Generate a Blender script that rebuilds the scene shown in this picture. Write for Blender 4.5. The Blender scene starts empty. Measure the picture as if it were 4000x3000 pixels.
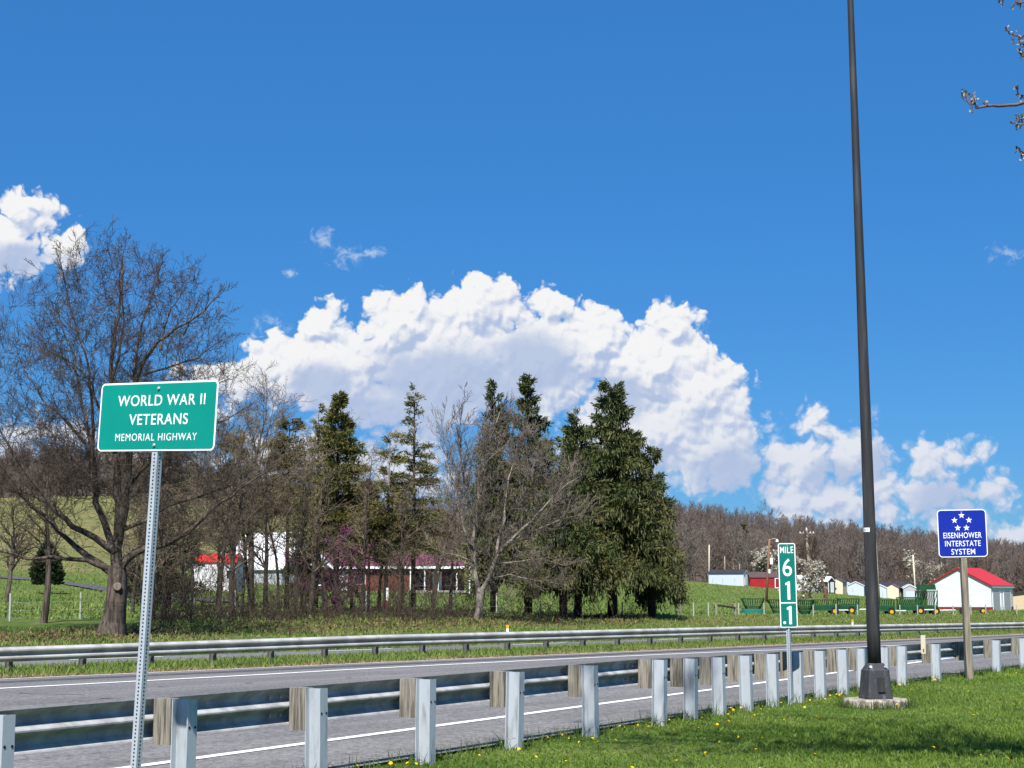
import bpy, math, random
import numpy as np
from mathutils import Vector, Matrix

# ------------------------------------------------------------------ camera
SC = bpy.context.scene
COL = SC.collection
F, CX, CY, YH = 6500.0, 2000.0, 1500.0, 2320.0
EYE = 1.61
PITCH = math.atan((YH - CY) / F)
CP, SP = math.cos(PITCH), math.sin(PITCH)
cam_d = bpy.data.cameras.new('camera')
cam_d.sensor_width = 36.0
cam_d.lens = 36.0 * F / 4000.0
cam_d.clip_start, cam_d.clip_end = 0.1, 6000.0
cam = bpy.data.objects.new('camera', cam_d)
cam.location = (0, 0, EYE)
cam.rotation_euler = (math.pi / 2 + PITCH, 0, 0)
COL.objects.link(cam)
SC.camera = cam

def rad(a): return math.radians(a)

# ------------------------------------------------------------------ light
SUN_EL, HX, HY = 53.0, 0.20, 0.98            # light travels towards +HX, +HY
hl = math.hypot(HX, HY); HX /= hl; HY /= hl
sun_d = bpy.data.lights.new('sun', 'SUN')
sun_d.energy, sun_d.angle, sun_d.color = 4.2, rad(0.53), (1.0, 0.955, 0.885)
sun = bpy.data.objects.new('sun', sun_d)
ce, se = math.cos(rad(SUN_EL)), math.sin(rad(SUN_EL))
sun.rotation_euler = Vector((HX * ce, HY * ce, -se)).to_track_quat('-Z', 'Y').to_euler()
sun.location = (-30, -10, 40)
COL.objects.link(sun)
vs = SC.view_settings
vs.view_transform, vs.look, vs.gamma, vs.exposure = 'Standard', 'None', 1.0, 1.0
vs.use_curve_mapping = False
SC.render.engine = 'CYCLES'
SC.cycles.use_denoising = True
SC.cycles.max_bounces = 6
SC.cycles.transparent_max_bounces = 6
SC.cycles.caustics_reflective = SC.cycles.caustics_refractive = False

# ------------------------------------------------------------------ world: sky and clouds
def az_el(x, y):
    dx, dy, dz = (x - CX), F * CP - (CY - y) * SP, F * SP + (CY - y) * CP
    n = math.sqrt(dx * dx + dy * dy + dz * dz)
    return math.degrees(math.atan2(dx, dy)), math.degrees(math.asin(dz / n))

class NT:
    def __init__(s, tree): s.t = tree; s.n = tree.nodes; s.l = tree.links
    def add(s, kind, **kw):
        n = s.n.new(kind)
        for k, v in kw.items(): setattr(n, k, v)
        return n
    def put(s, sock, v):
        if hasattr(v, 'is_output') or isinstance(v, bpy.types.NodeSocket): s.l.new(v, sock)
        else: sock.default_value = v
    def math(s, op, a, b=None, c=None, clamp=False):
        n = s.add('ShaderNodeMath', operation=op, use_clamp=clamp)
        s.put(n.inputs[0], a)
        if b is not None: s.put(n.inputs[1], b)
        if c is not None: s.put(n.inputs[2], c)
        return n.outputs[0]
    def vec(s, op, a, b=None):
        n = s.add('ShaderNodeVectorMath', operation=op)
        s.put(n.inputs[0], a)
        if b is not None: s.put(n.inputs[1], b)
        return n.outputs['Value'] if op in ('LENGTH', 'DOT_PRODUCT', 'DISTANCE') else n.outputs[0]
    def mix(s, f, a, b, blend='MIX'):
        n = s.add('ShaderNodeMix', data_type='RGBA', blend_type=blend)
        s.put(n.inputs[0], f); s.put(n.inputs[6], a); s.put(n.inputs[7], b)
        return n.outputs[2]
    def noise(s, v, scale, detail=4, rough=0.55, dist=0.0, out=0):
        n = s.add('ShaderNodeTexNoise')
        if v is not None: s.put(n.inputs['Vector'], v)
        n.inputs['Scale'].default_value = scale; n.inputs['Detail'].default_value = detail
        n.inputs['Roughness'].default_value = rough; n.inputs['Distortion'].default_value = dist
        return n.outputs[out]
    def smooth(s, v, a, b, lo=0.0, hi=1.0):
        n = s.add('ShaderNodeMapRange', interpolation_type='SMOOTHSTEP')
        s.put(n.inputs[0], v)
        for i, x in enumerate((a, b, lo, hi)): s.put(n.inputs[1 + i], x)
        return n.outputs[0]

# (x, y, rx, ry) in the photograph's pixels, turned into azimuth / elevation here
LUMPS = [(1150, 1440, 200, 150), (1270, 1290, 110, 110), (1010, 1500, 210, 90), (1570, 1270, 160, 165), (1330, 1480, 220, 200),
         (1870, 1220, 200, 145), (1800, 1420, 400, 200), (2180, 1210, 105, 90), (2330, 1350, 170, 150), (2140, 1420, 240, 210),
         (2630, 1290, 95, 110), (2560, 1440, 270, 190), (2720, 1580, 220, 230), (2800, 1740, 200, 170), (2480, 1700, 300, 230),
         (2760, 1880, 180, 60),
         (3170, 1680, 100, 85), (3120, 1810, 160, 130), (3330, 1800, 145, 120), (3200, 1960, 260, 110), (3440, 1960, 110, 90),
         (3640, 1830, 120, 95), (3760, 1800, 125, 65), (3620, 1930, 160, 95), (3850, 1930, 90, 80), (3760, 2040, 200, 90), (3960, 2120, 120, 80),
         (30, 960, 130, 160), (150, 800, 75, 60), (250, 960, 105, 80), (60, 850, 90, 90), (170, 1700, 220, 60), (60, 1780, 200, 90),
         (640, 1600, 240, 90), (800, 1500, 150, 70), (1640, 1570, 330, 120), (1600, 1700, 130, 80), (1550, 1850, 260, 110), (480, 1850, 300, 100), (1150, 1800, 300, 110)]
WISPS = [(1260, 930, 60, 40), (1360, 1000, 90, 50), (1450, 985, 60, 30), (1130, 1065, 34, 16), (1060, 1260, 70, 40), (3930, 990, 75, 36), (3420, 1620, 30, 40)]

SHADES = [(1760, 1500, 400, 170), (2080, 1430, 200, 150), (1560, 1640, 380, 130), (2420, 1560, 120, 110), (2860, 1860, 170, 120), (3250, 1850, 100, 60), (3420, 1800, 60, 80), (3700, 1960, 150, 90), (60, 1010, 150, 60), (150, 1780, 200, 70), (1260, 1500, 140, 90)]
def cloud_group():
    g = bpy.data.node_groups.new('cloud_density', 'ShaderNodeTree')
    g.interface.new_socket('P', in_out='INPUT', socket_type='NodeSocketVector')
    g.interface.new_socket('D', in_out='OUTPUT', socket_type='NodeSocketFloat')
    g.interface.new_socket('S', in_out='OUTPUT', socket_type='NodeSocketFloat')
    T = NT(g)
    gi = T.add('NodeGroupInput'); go = T.add('NodeGroupOutput')
    P = gi.outputs[0]
    w = T.noise(P, 1.3, 3, 0.5, out=1)
    w = T.vec('SUBTRACT', w, (0.5, 0.5, 0.5))
    sc = T.add('ShaderNodeVectorMath', operation='SCALE'); T.put(sc.inputs[0], w); sc.inputs[3].default_value = 0.8
    Pw = T.vec('ADD', P, sc.outputs[0])
    cur = None
    rnd = random.Random(5)
    lumps = []
    for (x, y, rx, ry) in LUMPS:
        a, e = az_el(x, y); lumps.append((a, e, rx / 113.0, ry / 113.0))
    for k in range(12):                                     # fair-weather clouds all round the horizon
        a = 30 + 300 * (k + 0.5) / 12 + rnd.uniform(-6, 6)
        a = a if a < 180 else a - 360
        e = rnd.uniform(4, 9)
        lumps.append((a, e, rnd.uniform(4, 8), rnd.uniform(1.5, 3)))
    for (a, e, rx, ry) in lumps:
        d = T.vec('SUBTRACT', Pw, (a, e, 0.0))
        d = T.vec('MULTIPLY', d, (1 / rx, 1 / ry, 0.0))
        s = T.math('MULTIPLY_ADD', T.vec('LENGTH', d), -min(rx, ry), min(rx, ry))
        if cur is None: cur = s
        else: cur = T.math('SMOOTH_MAX', cur, s, 0.22)
    def vor(scale, sm):
        n = T.add('ShaderNodeTexVoronoi', feature='SMOOTH_F1', voronoi_dimensions='2D')
        T.put(n.inputs['Vector'], Pw); n.inputs['Scale'].default_value = scale; n.inputs['Smoothness'].default_value = sm
        return n.outputs['Distance']
    def addv(cur, v, mid, amp):
        return T.math('ADD', cur, T.math('MULTIPLY', T.math('SUBTRACT', mid, v), amp))
    cur = addv(cur, vor(0.95, 0.25), 0.42, 0.75)
    cur = addv(cur, vor(2.1, 0.2), 0.42, 0.50)
    v3_ = vor(4.6, 0.15)
    T.l.new(addv(addv(cur, v3_, 0.42, 0.13), T.noise(P, 2.0, 5, 0.55), 0.5, -0.25), go.inputs[1])
    cur = addv(cur, v3_, 0.42, 0.24)
    cur = addv(cur, vor(10.0, 0.2), 0.42, 0.09)
    cur = addv(cur, T.noise(P, 3.0, 9, 0.54), 0.5, -0.28)
    T.l.new(cur, go.inputs[0])
    return g

def make_world():
    w = bpy.data.worlds.new('World'); SC.world = w; w.use_nodes = True
    T = NT(w.node_tree); T.n.clear()
    out = T.add('ShaderNodeOutputWorld')
    sky = T.add('ShaderNodeTexSky'); sky.sky_type = 'NISHITA'; sky.sun_disc = False
    sky.sun_elevation = rad(SUN_EL)
    sky.sun_rotation = math.atan2(-HX, -HY)
    sky.altitude = 150; sky.air_density = 1.0; sky.dust_density = 0.15; sky.ozone_density = 3.0
    hs = T.add('ShaderNodeHueSaturation'); hs.inputs['Saturation'].default_value = 1.2; hs.inputs['Value'].default_value = 1.0
    hs.inputs['Hue'].default_value = 0.5
    T.l.new(sky.outputs[0], hs.inputs['Color'])
    bg = T.add('ShaderNodeBackground'); bg.inputs[1].default_value = 0.089
    T.l.new(T.mix(0.5, T.mix(1.0, hs.outputs[0], (0.25, 0.45, 0.645, 1), 'MULTIPLY'), (0.26, 1.45, 3.75, 1)), bg.inputs[0])
    tc = T.add('ShaderNodeTexCoord')
    sp = T.add('ShaderNodeSeparateXYZ'); T.l.new(tc.outputs['Generated'], sp.inputs[0])
    az = T.math('MULTIPLY', T.math('ARCTAN2', sp.outputs[0], sp.outputs[1]), 57.29578)
    el = T.math('MULTIPLY', T.math('ARCSINE', sp.outputs[2]), 57.29578)
    cb = T.add('ShaderNodeCombineXYZ'); T.l.new(az, cb.inputs[0]); T.l.new(el, cb.inputs[1])
    P = cb.outputs[0]
    G = cloud_group()
    def dens(p):
        n = T.add('ShaderNodeGroup'); n.node_tree = G; T.put(n.inputs[0], p); return n.outputs
    d0, s0 = dens(P)
    d1 = dens(T.vec('ADD', P, (-0.09, 0.17, 0.0)))[1]
    d2 = dens(T.vec('ADD', P, (-0.30, 0.60, 0.0)))[1]
    a = T.smooth(d0, -0.13, T.smooth(el, 5.0, 8.5, 0.45, 0.17))
    # thin wisps
    wn = T.noise(P, 2.2, 8, 0.65, 0.6)
    wf = None
    for (x, y, rx, ry) in WISPS:
        aa, ee = az_el(x, y)
        d = T.vec('MULTIPLY', T.vec('SUBTRACT', P, (aa, ee, 0.0)), (113.0 / rx, 113.0 / ry, 0.0))
        s = T.math('SUBTRACT', 1.25, T.vec('LENGTH', d))
        wf = s if wf is None else T.math('MAXIMUM', wf, s)
    wa = T.smooth(T.math('ADD', wf, T.math('MULTIPLY', T.math('SUBTRACT', wn, 0.55), 5.0)), 0.0, 1.6, 0.0, 0.6)
    lit = T.math('ADD', T.math('MULTIPLY', T.math('SUBTRACT', s0, d1), 2.3), T.math('MULTIPLY', T.math('SUBTRACT', s0, d2), 0.55))
    lit = T.smooth(lit, -1.15, 0.62)
    sh = None
    for (x, y, rx, ry) in SHADES:
        aa, ee = az_el(x, y)
        d = T.vec('MULTIPLY', T.vec('SUBTRACT', P, (aa, ee, 0.0)), (113.0 / rx, 113.0 / ry, 0.0))
        q_ = T.math('SUBTRACT', 1.0, T.vec('LENGTH', d))
        sh = q_ if sh is None else T.math('MAXIMUM', sh, q_)
    sh = T.math('ADD', sh, T.math('MULTIPLY', T.math('SUBTRACT', T.noise(P, 1.1, 6, 0.6), 0.5), 0.9))
    lit = T.math('MULTIPLY', lit, T.smooth(sh, -0.25, 0.5, 1.0, 0.12))
    lowmix = T.smooth(el, 3.0, 8.5, 0.55, 1.0)               # shade painted into the cloud colour, deeper towards the low bases
    lit2 = T.math('MULTIPLY', lit, lowmix)
    ccol = T.mix(lit2, (0.42, 0.515, 0.715, 1), (0.87, 0.872, 0.88, 1))
    wcol = T.mix(T.math('GREATER_THAN', a, 0.001), (0.62, 0.72, 0.85, 1), ccol)
    bgc = T.add('ShaderNodeBackground'); T.l.new(wcol, bgc.inputs[0]); bgc.inputs[1].default_value = 0.525
    alpha = T.math('MAXIMUM', a, wa)
    alpha = T.math('MULTIPLY', alpha, T.smooth(el, -0.5, 1.0))
    ms = T.add('ShaderNodeMixShader')
    T.l.new(alpha, ms.inputs[0]); T.l.new(bg.outputs[0], ms.inputs[1]); T.l.new(bgc.outputs[0], ms.inputs[2])
    T.l.new(ms.outputs[0], out.inputs[0])
    w.cycles.sampling_method = 'MANUAL'; w.cycles.sample_map_resolution = 512
make_world()

# ------------------------------------------------------------------ mapping and terrain
def ray(x, y):
    return np.array([x - CX, F * CP - (CY - y) * SP, F * SP + (CY - y) * CP])
def P(x, y, Y):
    d = ray(x, y); t = Y / d[1]
    return np.array([d[0] * t, Y, EYE + d[2] * t])
def z_at(y, Y):
    return EYE + (F * SP + (CY - y) * CP) * Y / (F * CP - (CY - y) * SP)
def XofP(x, Y, y=2320):
    return (x - CX) * Y / (F * CP - (CY - y) * SP)

TX = np.array([-2500, 0, 500, 1000, 1500, 1900, 2640, 3000, 3500, 4000, 6500], float)
TY = np.array([60, 80, 105, 130, 170, 220, 280, 430, 520, 850, 1500], float)
TP = [[2480] * 11,
      [2410, 2406, 2406, 2406, 2408, 2412, 2440, 2450, 2455, 2455, 2455],
      [2372, 2372, 2372, 2370, 2375, 2392, 2404, 2409, 2418, 2424, 2424],
      [2335, 2338, 2340, 2338, 2345, 2365, 2390, 2402, 2406, 2409, 2410],
      [2275, 2275, 2288, 2310, 2312, 2325, 2368, 2380, 2392, 2395, 2395],
      [2215, 2215, 2220, 2250, 2268, 2288, 2328, 2345, 2370, 2382, 2382],
      [2140, 2140, 2140, 2190, 2213, 2235, 2272, 2296, 2340, 2366, 2366],
      [1950, 1948, 1938, 2000, 2078, 2155, 2262, 2290, 2330, 2350, 2350],
      [1925, 1925, 1920, 1985, 2062, 2125, 2195, 2220, 2252, 2278, 2278],
      [1885, 1885, 1885, 1955, 2010, 2022, 2025, 2085, 2135, 2205, 2205],
      [2170] * 11]
TZ = np.array([[z_at(p, TY[i]) for p in row] for i, row in enumerate(TP)])
FR0 = np.array([-3.515, 44.8]); FD = np.array([0.6101, 0.7923]); FN = np.array([-0.7923, 0.6101])

def qof(X, Y): return (X - FR0[0]) * FN[0] + (Y - FR0[1]) * FN[1]
def sstep(v, a, b):
    t = np.clip((v - a) / (b - a), 0, 1); return t * t * (3 - 2 * t)
def ground(X, Y):
    X = np.asarray(X, float); Y = np.asarray(Y, float)
    base = -0.0036 * np.log1p(np.exp(np.clip((Y - 25) / 3, -30, 60))) * 3
    base = np.where(Y > 190, -0.0036 * 165, base)
    px = CX + 6551.0 * X / np.maximum(Y, 30.0)
    fx = np.interp(px, TX, np.arange(len(TX))); fy = np.interp(Y, TY, np.arange(len(TY)))
    i = np.clip(fx.astype(int), 0, len(TX) - 2); j = np.clip(fy.astype(int), 0, len(TY) - 2)
    u = fx - i; v = fy - j
    t = (TZ[j, i] * (1 - u) + TZ[j, i + 1] * u) * (1 - v) + (TZ[j + 1, i] * (1 - u) + TZ[j + 1, i + 1] * u) * v
    w = sstep(qof(X, Y), 5.5, 27.0) * sstep(Y, 40, 62)
    bump = 0.05 * (np.sin(X * 0.9 + Y * 0.31) * np.sin(Y * 0.53 - X * 0.2)) * sstep(qof(X, Y), 6, 14)
    return base * (1 - w) + t * w + bump
def gz(X, Y): return float(ground(X, Y))
def GP(x, Y, dz=0.0):                # ground point seen in pixel column x at distance Y
    X = XofP(x, Y); return np.array([X, Y, gz(X, Y) + dz])
def hit(x, y):                        # where the ray of a pixel meets the ground
    d = ray(x, y); d = d / d[1]
    Ys = np.concatenate([np.arange(8, 160, 0.25), np.arange(160, 900, 1.0)])
    h = EYE + d[2] * Ys - ground(d[0] * Ys, Ys)
    k = int(np.argmax(h < 0))
    a, b = Ys[max(k - 1, 0)], Ys[k]
    for _ in range(24):
        m = (a + b) / 2
        if EYE + d[2] * m - gz(d[0] * m, m) < 0: b = m
        else: a = m
    return np.array([d[0] * a, a, gz(d[0] * a, a)])

# ------------------------------------------------------------------ mesh helpers
def fast_mesh(name, verts, faces, smooth=False, colors=None):
    verts = np.asarray(verts, np.float32); faces = np.asarray(faces, np.int32)
    me = bpy.data.meshes.new(name)
    nf, k = faces.shape
    me.vertices.add(len(verts)); me.vertices.foreach_set('co', verts.ravel())
    me.loops.add(nf * k); me.loops.foreach_set('vertex_index', faces.ravel())
    me.polygons.add(nf); me.polygons.foreach_set('loop_start', np.arange(0, nf * k, k, dtype=np.int32))
    if smooth: me.polygons.foreach_set('use_smooth', np.ones(nf, bool))
    me.update(calc_edges=True)
    if colors:
        for nm, arr in colors.items():
            at = me.attributes.new(nm, 'FLOAT', 'POINT'); at.data.foreach_set('value', np.asarray(arr, np.float32))
    return me
def obj(name, me, mt=None, parent=None, kind=None):
    o = bpy.data.objects.new(name, me)
    if mt is not None:
        if len(me.materials) == 0: me.materials.append(mt)
    COL.objects.link(o)
    if parent is not None: o.parent = parent
    if kind: o['kind'] = kind
    return o
def tag(o, label, cat, group=None):
    o['label'] = label; o['category'] = cat
    if group: o['group'] = group
    return o
def thing(name, label, cat, loc, rz=0.0, group=None, rx=0.0, ry=0.0):
    o = bpy.data.objects.new(name, None); o.empty_display_size = 0.2
    o.location = tuple(float(v) for v in loc); o.rotation_euler = (rx, ry, rz)
    COL.objects.link(o); return tag(o, label, cat, group)
def copy_tree(o, parent=None):
    c = o.copy(); COL.objects.link(c)
    if parent is not None: c.parent = parent
    for ch in list(o.children): copy_tree(ch, c)
    return c

class MB:
    def __init__(s): s.v = []; s.f = []
    def add(s, vs, fs):
        b = len(s.v); s.v += [tuple(float(c) for c in v) for v in vs]; s.f += [tuple(i + b for i in f) for f in fs]; return s
    def box(s, c, d, rz=0.0, top=1.0):
        cx, cy, cz = c; hx, hy, hz = d[0] / 2, d[1] / 2, d[2] / 2
        ca, sa = math.cos(rz), math.sin(rz); vs = []
        for z, k in ((-hz, 1.0), (hz, top)):
            for x, y in ((-hx, -hy), (hx, -hy), (hx, hy), (-hx, hy)):
                x *= k; y *= k
                vs.append((cx + x * ca - y * sa, cy + x * sa + y * ca, cz + z))
        return s.add(vs, [(3, 2, 1, 0), (4, 5, 6, 7), (0, 1, 5, 4), (1, 2, 6, 5), (2, 3, 7, 6), (3, 0, 4, 7)])
    def prism(s, pts, d0, d1):          # pts: polygon as 3-D points; swept from +d0 to +d1 (vectors)
        n = len(pts); p = [np.asarray(q, float) for q in pts]
        vs = [q + np.asarray(d0) for q in p] + [q + np.asarray(d1) for q in p]
        fs = [tuple(range(n - 1, -1, -1)), tuple(range(n, 2 * n))] + [(i, (i + 1) % n, n + (i + 1) % n, n + i) for i in range(n)]
        return s.add(vs, fs)
    def tube(s, pts, rs, n=8, cap=True):
        pts = [np.asarray(p, float) for p in pts]; rings = []
        prev = None
        for i, p in enumerate(pts):
            t = pts[min(i + 1, len(pts) - 1)] - pts[max(i - 1, 0)]; t /= (np.linalg.norm(t) + 1e-9)
            a = np.array([0, 0, 1.0]) if abs(t[2]) < 0.9 else np.array([1.0, 0, 0])
            if prev is not None: a = prev
            u = a - t * np.dot(a, t); u /= np.linalg.norm(u); prev = u
            w = np.cross(t, u); r = rs[i] if hasattr(rs, '__len__') else rs
            rings.append([p + r * (math.cos(2 * math.pi * k / n) * u + math.sin(2 * math.pi * k / n) * w) for k in range(n)])
        vs = [v for r in rings for v in r]; fs = []
        for i in range(len(pts) - 1):
            for k in range(n):
                fs.append((i * n + k, i * n + (k + 1) % n, (i + 1) * n + (k + 1) % n, (i + 1) * n + k))
        if cap:
            fs.append(tuple(range(n - 1, -1, -1))); fs.append(tuple((len(pts) - 1) * n + k for k in range(n)))
        return s.add(vs, fs)
    def mesh(s, name, smooth=False):
        me = bpy.data.meshes.new(name); me.from_pydata(s.v, [], s.f)
        if smooth: me.polygons.foreach_set('use_smooth', np.ones(len(me.polygons), bool))
        me.update(); return me
    def build(s, name, mt, parent=None, smooth=False, kind=None):
        return obj(name, s.mesh(name, smooth), mt, parent, kind)

def seg_mesh(name, segs, n, smooth=True):
    """segs: array (N, 8) of p0, p1, r0, r1 -> one mesh of tapered n-sided pieces"""
    S = np.asarray(segs, float)
    p0, p1, r0, r1 = S[:, 0:3], S[:, 3:6], S[:, 6:7], S[:, 7:8]
    t = p1 - p0; L = np.linalg.norm(t, axis=1, keepdims=True) + 1e-9; t = t / L
    a = np.where(np.abs(t[:, 2:3]) < 0.9, np.array([[0, 0, 1.0]]), np.array([[1.0, 0, 0]]))
    u = np.cross(t, a); u /= np.linalg.norm(u, axis=1, keepdims=True); w = np.cross(t, u)
    N = len(S); V = np.zeros((N, 2 * n, 3))
    for k in range(n):
        c = math.cos(2 * math.pi * k / n) * u + math.sin(2 * math.pi * k / n) * w
        V[:, k] = p0 + c * r0 - t * r0 * 0.25; V[:, n + k] = p1 + c * r1 + t * r1 * 0.25
    q = np.array([[k, (k + 1) % n, n + (k + 1) % n, n + k] for k in range(n)])
    Fc = (q[None] + (np.arange(N) * 2 * n)[:, None, None]).reshape(-1, 4)
    return fast_mesh(name, V.reshape(-1, 3), Fc, smooth)

# ------------------------------------------------------------------ materials
MATS = {}
def mat(name, c1, c2=None, scale=3.0, rough=0.7, metal=0.0, bump=0.0, bscale=None, island=False, trans=0.0, spec=0.3, detail=5, stretch=None, lo=0.35, hi=0.65, coat=0.0, orand=False):
    if name in MATS: return MATS[name]
    m = bpy.data.materials.new(name); m.use_nodes = True
    T = NT(m.node_tree); b = T.n['Principled BSDF']
    b.inputs['Roughness'].default_value = rough; b.inputs['Metallic'].default_value = metal
    b.inputs['Specular IOR Level'].default_value = spec; b.inputs['Coat Weight'].default_value = coat
    tc = T.add('ShaderNodeTexCoord'); v = tc.outputs['Object']
    if orand:
        oi = T.add('ShaderNodeObjectInfo'); v = T.vec('ADD', v, T.math('MULTIPLY', oi.outputs['Random'], 37.0))
    if stretch:
        mp = T.add('ShaderNodeMapping'); mp.inputs['Scale'].default_value = stretch; T.l.new(v, mp.inputs[0]); v = mp.outputs[0]
    c1 = (*c1, 1) if len(c1) == 3 else c1
    if c2 is not None:
        c2 = (*c2, 1)
        if island:
            ge = T.add('ShaderNodeNewGeometry')
            f = T.math('MULTIPLY_ADD', T.math('SUBTRACT', T.noise(v, scale, 2), 0.5), 1.6, ge.outputs['Random Per Island'], clamp=True)
        else:
            f = T.smooth(T.noise(v, scale, detail), lo, hi)
        col = T.mix(f, c1, c2); T.l.new(col, b.inputs['Base Color'])
    else:
        b.inputs['Base Color'].default_value = c1
    if bump:
        bp = T.add('ShaderNodeBump'); bp.inputs['Strength'].default_value = bump; bp.inputs['Distance'].default_value = 0.02
        T.l.new(T.noise(v, bscale or scale * 3, 6), bp.inputs['Height']); T.l.new(bp.outputs[0], b.inputs['Normal'])
    if trans > 0:
        tr = T.add('ShaderNodeBsdfTranslucent')
        if c2 is not None: T.l.new(col, tr.inputs[0])
        else: tr.inputs[0].default_value = c1
        ms = T.add('ShaderNodeMixShader'); ms.inputs[0].default_value = trans
        o = T.n['Material Output']
        T.l.new(b.outputs[0], ms.inputs[1]); T.l.new(tr.outputs[0], ms.inputs[2]); T.l.new(ms.outputs[0], o.inputs[0])
    MATS[name] = m
    return m

GALV = mat('galvanised_steel', (0.40, 0.405, 0.41), (0.25, 0.255, 0.26), 5.0, 0.6, 0.0, 0.15, 30, spec=0.15)
GALVP = mat('galvanised_post', (0.49, 0.535, 0.58), (0.25, 0.265, 0.27), 4.0, 0.55, 0.35, 0.1, 25, spec=0.5, stretch=(3, 3, 0.5), lo=0.5, hi=0.82, orand=True)
GALVW = mat('weathered_rail', (0.50, 0.49, 0.46), (0.34, 0.33, 0.31), 2.0, 0.5, 0.1, 0.1, 25, spec=0.5)
DARKM = mat('dark_steel_hole', (0.02, 0.02, 0.022), rough=0.6)
WOODB = mat('grey_timber', (0.29, 0.265, 0.22), (0.075, 0.066, 0.054), 26.0, 0.85, 0, 0.9, 40, stretch=(1.5, 1.5, 0.10), lo=0.36, hi=0.72, orand=True)
WOODS = mat('sign_post_timber', (0.27, 0.235, 0.175), (0.13, 0.11, 0.085), 9.0, 0.85, 0, 0.6, 30, stretch=(2, 2, 0.15))
BRONZE = mat('dark_bronze_paint', (0.026, 0.026, 0.028), (0.060, 0.060, 0.062), 5.0, 0.6, 0.0, 0.15, 40, spec=0.3, stretch=(3, 3, 0.25), lo=0.42, hi=0.8)
BRONZEW = mat('weathered_bronze_paint', (0.045, 0.047, 0.052), (0.13, 0.135, 0.14), 14.0, 0.6, 0.0, 0.15, 60, stretch=(1, 1, 0.4), lo=0.5, hi=0.8)
CONC = mat('stained_concrete', (0.40, 0.36, 0.30), (0.13, 0.115, 0.095), 9.0, 0.9, 0, 0.6, 30, lo=0.42, hi=0.62)
WHITEP = mat('white_sheeting', (0.80, 0.82, 0.82), rough=0.4)
GREENF = mat('green_sheeting', (0.0, 0.235, 0.185), (0.0, 0.215, 0.17), 3.0, 0.45)
TEALF = mat('deep_green_sheeting', (0.0, 0.16, 0.125), (0.0, 0.145, 0.115), 3.0, 0.45)
BLUEF = mat('blue_sheeting', (0.006, 0.022, 0.30), (0.006, 0.02, 0.27), 3.0, 0.4)
PAINTW = mat('road_paint', (0.80, 0.80, 0.78), (0.40, 0.40, 0.395), 9.0, 0.7, detail=8, lo=0.52, hi=0.78)
BARK = mat('grey_brown_bark', (0.115, 0.09, 0.07), (0.03, 0.024, 0.02), 3.2, 0.9, 0, 1.0, 8, stretch=(3, 3, 0.45), lo=0.36, hi=0.64)
TWIG = mat('twig_bark', (0.085, 0.064, 0.050), (0.045, 0.034, 0.028), 1.2, 0.9)
TWIGL = mat('pale_twig_bark', (0.20, 0.165, 0.135), (0.10, 0.082, 0.068), 0.8, 0.9)
BARKP = mat('pale_bark', (0.235, 0.205, 0.172), (0.045, 0.036, 0.03), 0.9, 0.9, 0, 0.5, 8, stretch=(2, 2, 0.6), lo=0.45, hi=0.66)
BARKD = mat('dark_trunk_bark', (0.075, 0.058, 0.046), (0.036, 0.029, 0.024), 3, 0.95, 0, 0.6, 9, stretch=(3, 3, 0.5))
SPRUCE = mat('spruce_needles', (0.020, 0.040, 0.012), (0.098, 0.118, 0.034), 0.6, 0.7, island=True, trans=0.12)
TWIGB = mat('brown_twig_bark', (0.22, 0.172, 0.115), (0.09, 0.070, 0.050), 0.7, 0.9, island=True)
CEDAR = mat('cedar_foliage', (0.065, 0.088, 0.022), (0.19, 0.175, 0.05), 0.9, 0.75, island=True, trans=0.15)
OLIVE = mat('olive_foliage', (0.085, 0.08, 0.026), (0.18, 0.14, 0.055), 0.9, 0.8, island=True, trans=0.2)
SHRUBM = mat('clipped_evergreen', (0.014, 0.028, 0.010), (0.042, 0.062, 0.02), 1.5, 0.7, island=True)
REDBUD = mat('redbud_blossom', (0.30, 0.055, 0.20), (0.16, 0.035, 0.11), 2.0, 0.7, island=True, trans=0.25)
BLOSSOM = mat('white_blossom', (0.56, 0.52, 0.45), (0.26, 0.23, 0.17), 1.2, 0.8, island=True, trans=0.25)
WOODM = mat('far_wood_bark', (0.19, 0.155, 0.13), (0.10, 0.08, 0.068), 0.05, 0.95, island=True)
BRUSHM = mat('brush_stems', (0.085, 0.062, 0.045), (0.03, 0.023, 0.018), 0.8, 0.95, island=True)  # brown stems, darkened so the shade strip below the trees sits in their colour
GRASSN = mat('lawn_blades', (0.070, 0.148, 0.015), (0.215, 0.305, 0.045), 0.55, 0.6, island=True, trans=0.3)
GRASSD = mat('long_grass_blades', (0.045, 0.085, 0.014), (0.095, 0.15, 0.03), 0.8, 0.6, island=True, trans=0.3)
GRASSM = mat('median_grass', (0.085, 0.155, 0.024), (0.21, 0.265, 0.06), 0.6, 0.7, island=True, trans=0.25)
STRAW = mat('dead_grass', (0.33, 0.25, 0.13), (0.20, 0.145, 0.075), 0.8, 0.85, island=True, trans=0.2)
LITTER = mat('fallen_leaves_brown', (0.19, 0.118, 0.062), (0.075, 0.048, 0.028), 0.8, 0.9, island=True)
YELLOW = mat('dandelion_yellow', (0.80, 0.50, 0.0), (0.75, 0.40, 0.0), 20, 0.7)
REDP = mat('red_metal_roof', (0.48, 0.022, 0.012), rough=0.45, spec=0.4)
REDW = mat('red_boards', (0.32, 0.012, 0.018), (0.26, 0.01, 0.014), 1.0, 0.7)
MAROON = mat('maroon_trim', (0.20, 0.012, 0.018), rough=0.6)
PURPLE = mat('plum_shingles', (0.16, 0.055, 0.085), (0.11, 0.038, 0.06), 2.0, 0.85)
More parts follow.
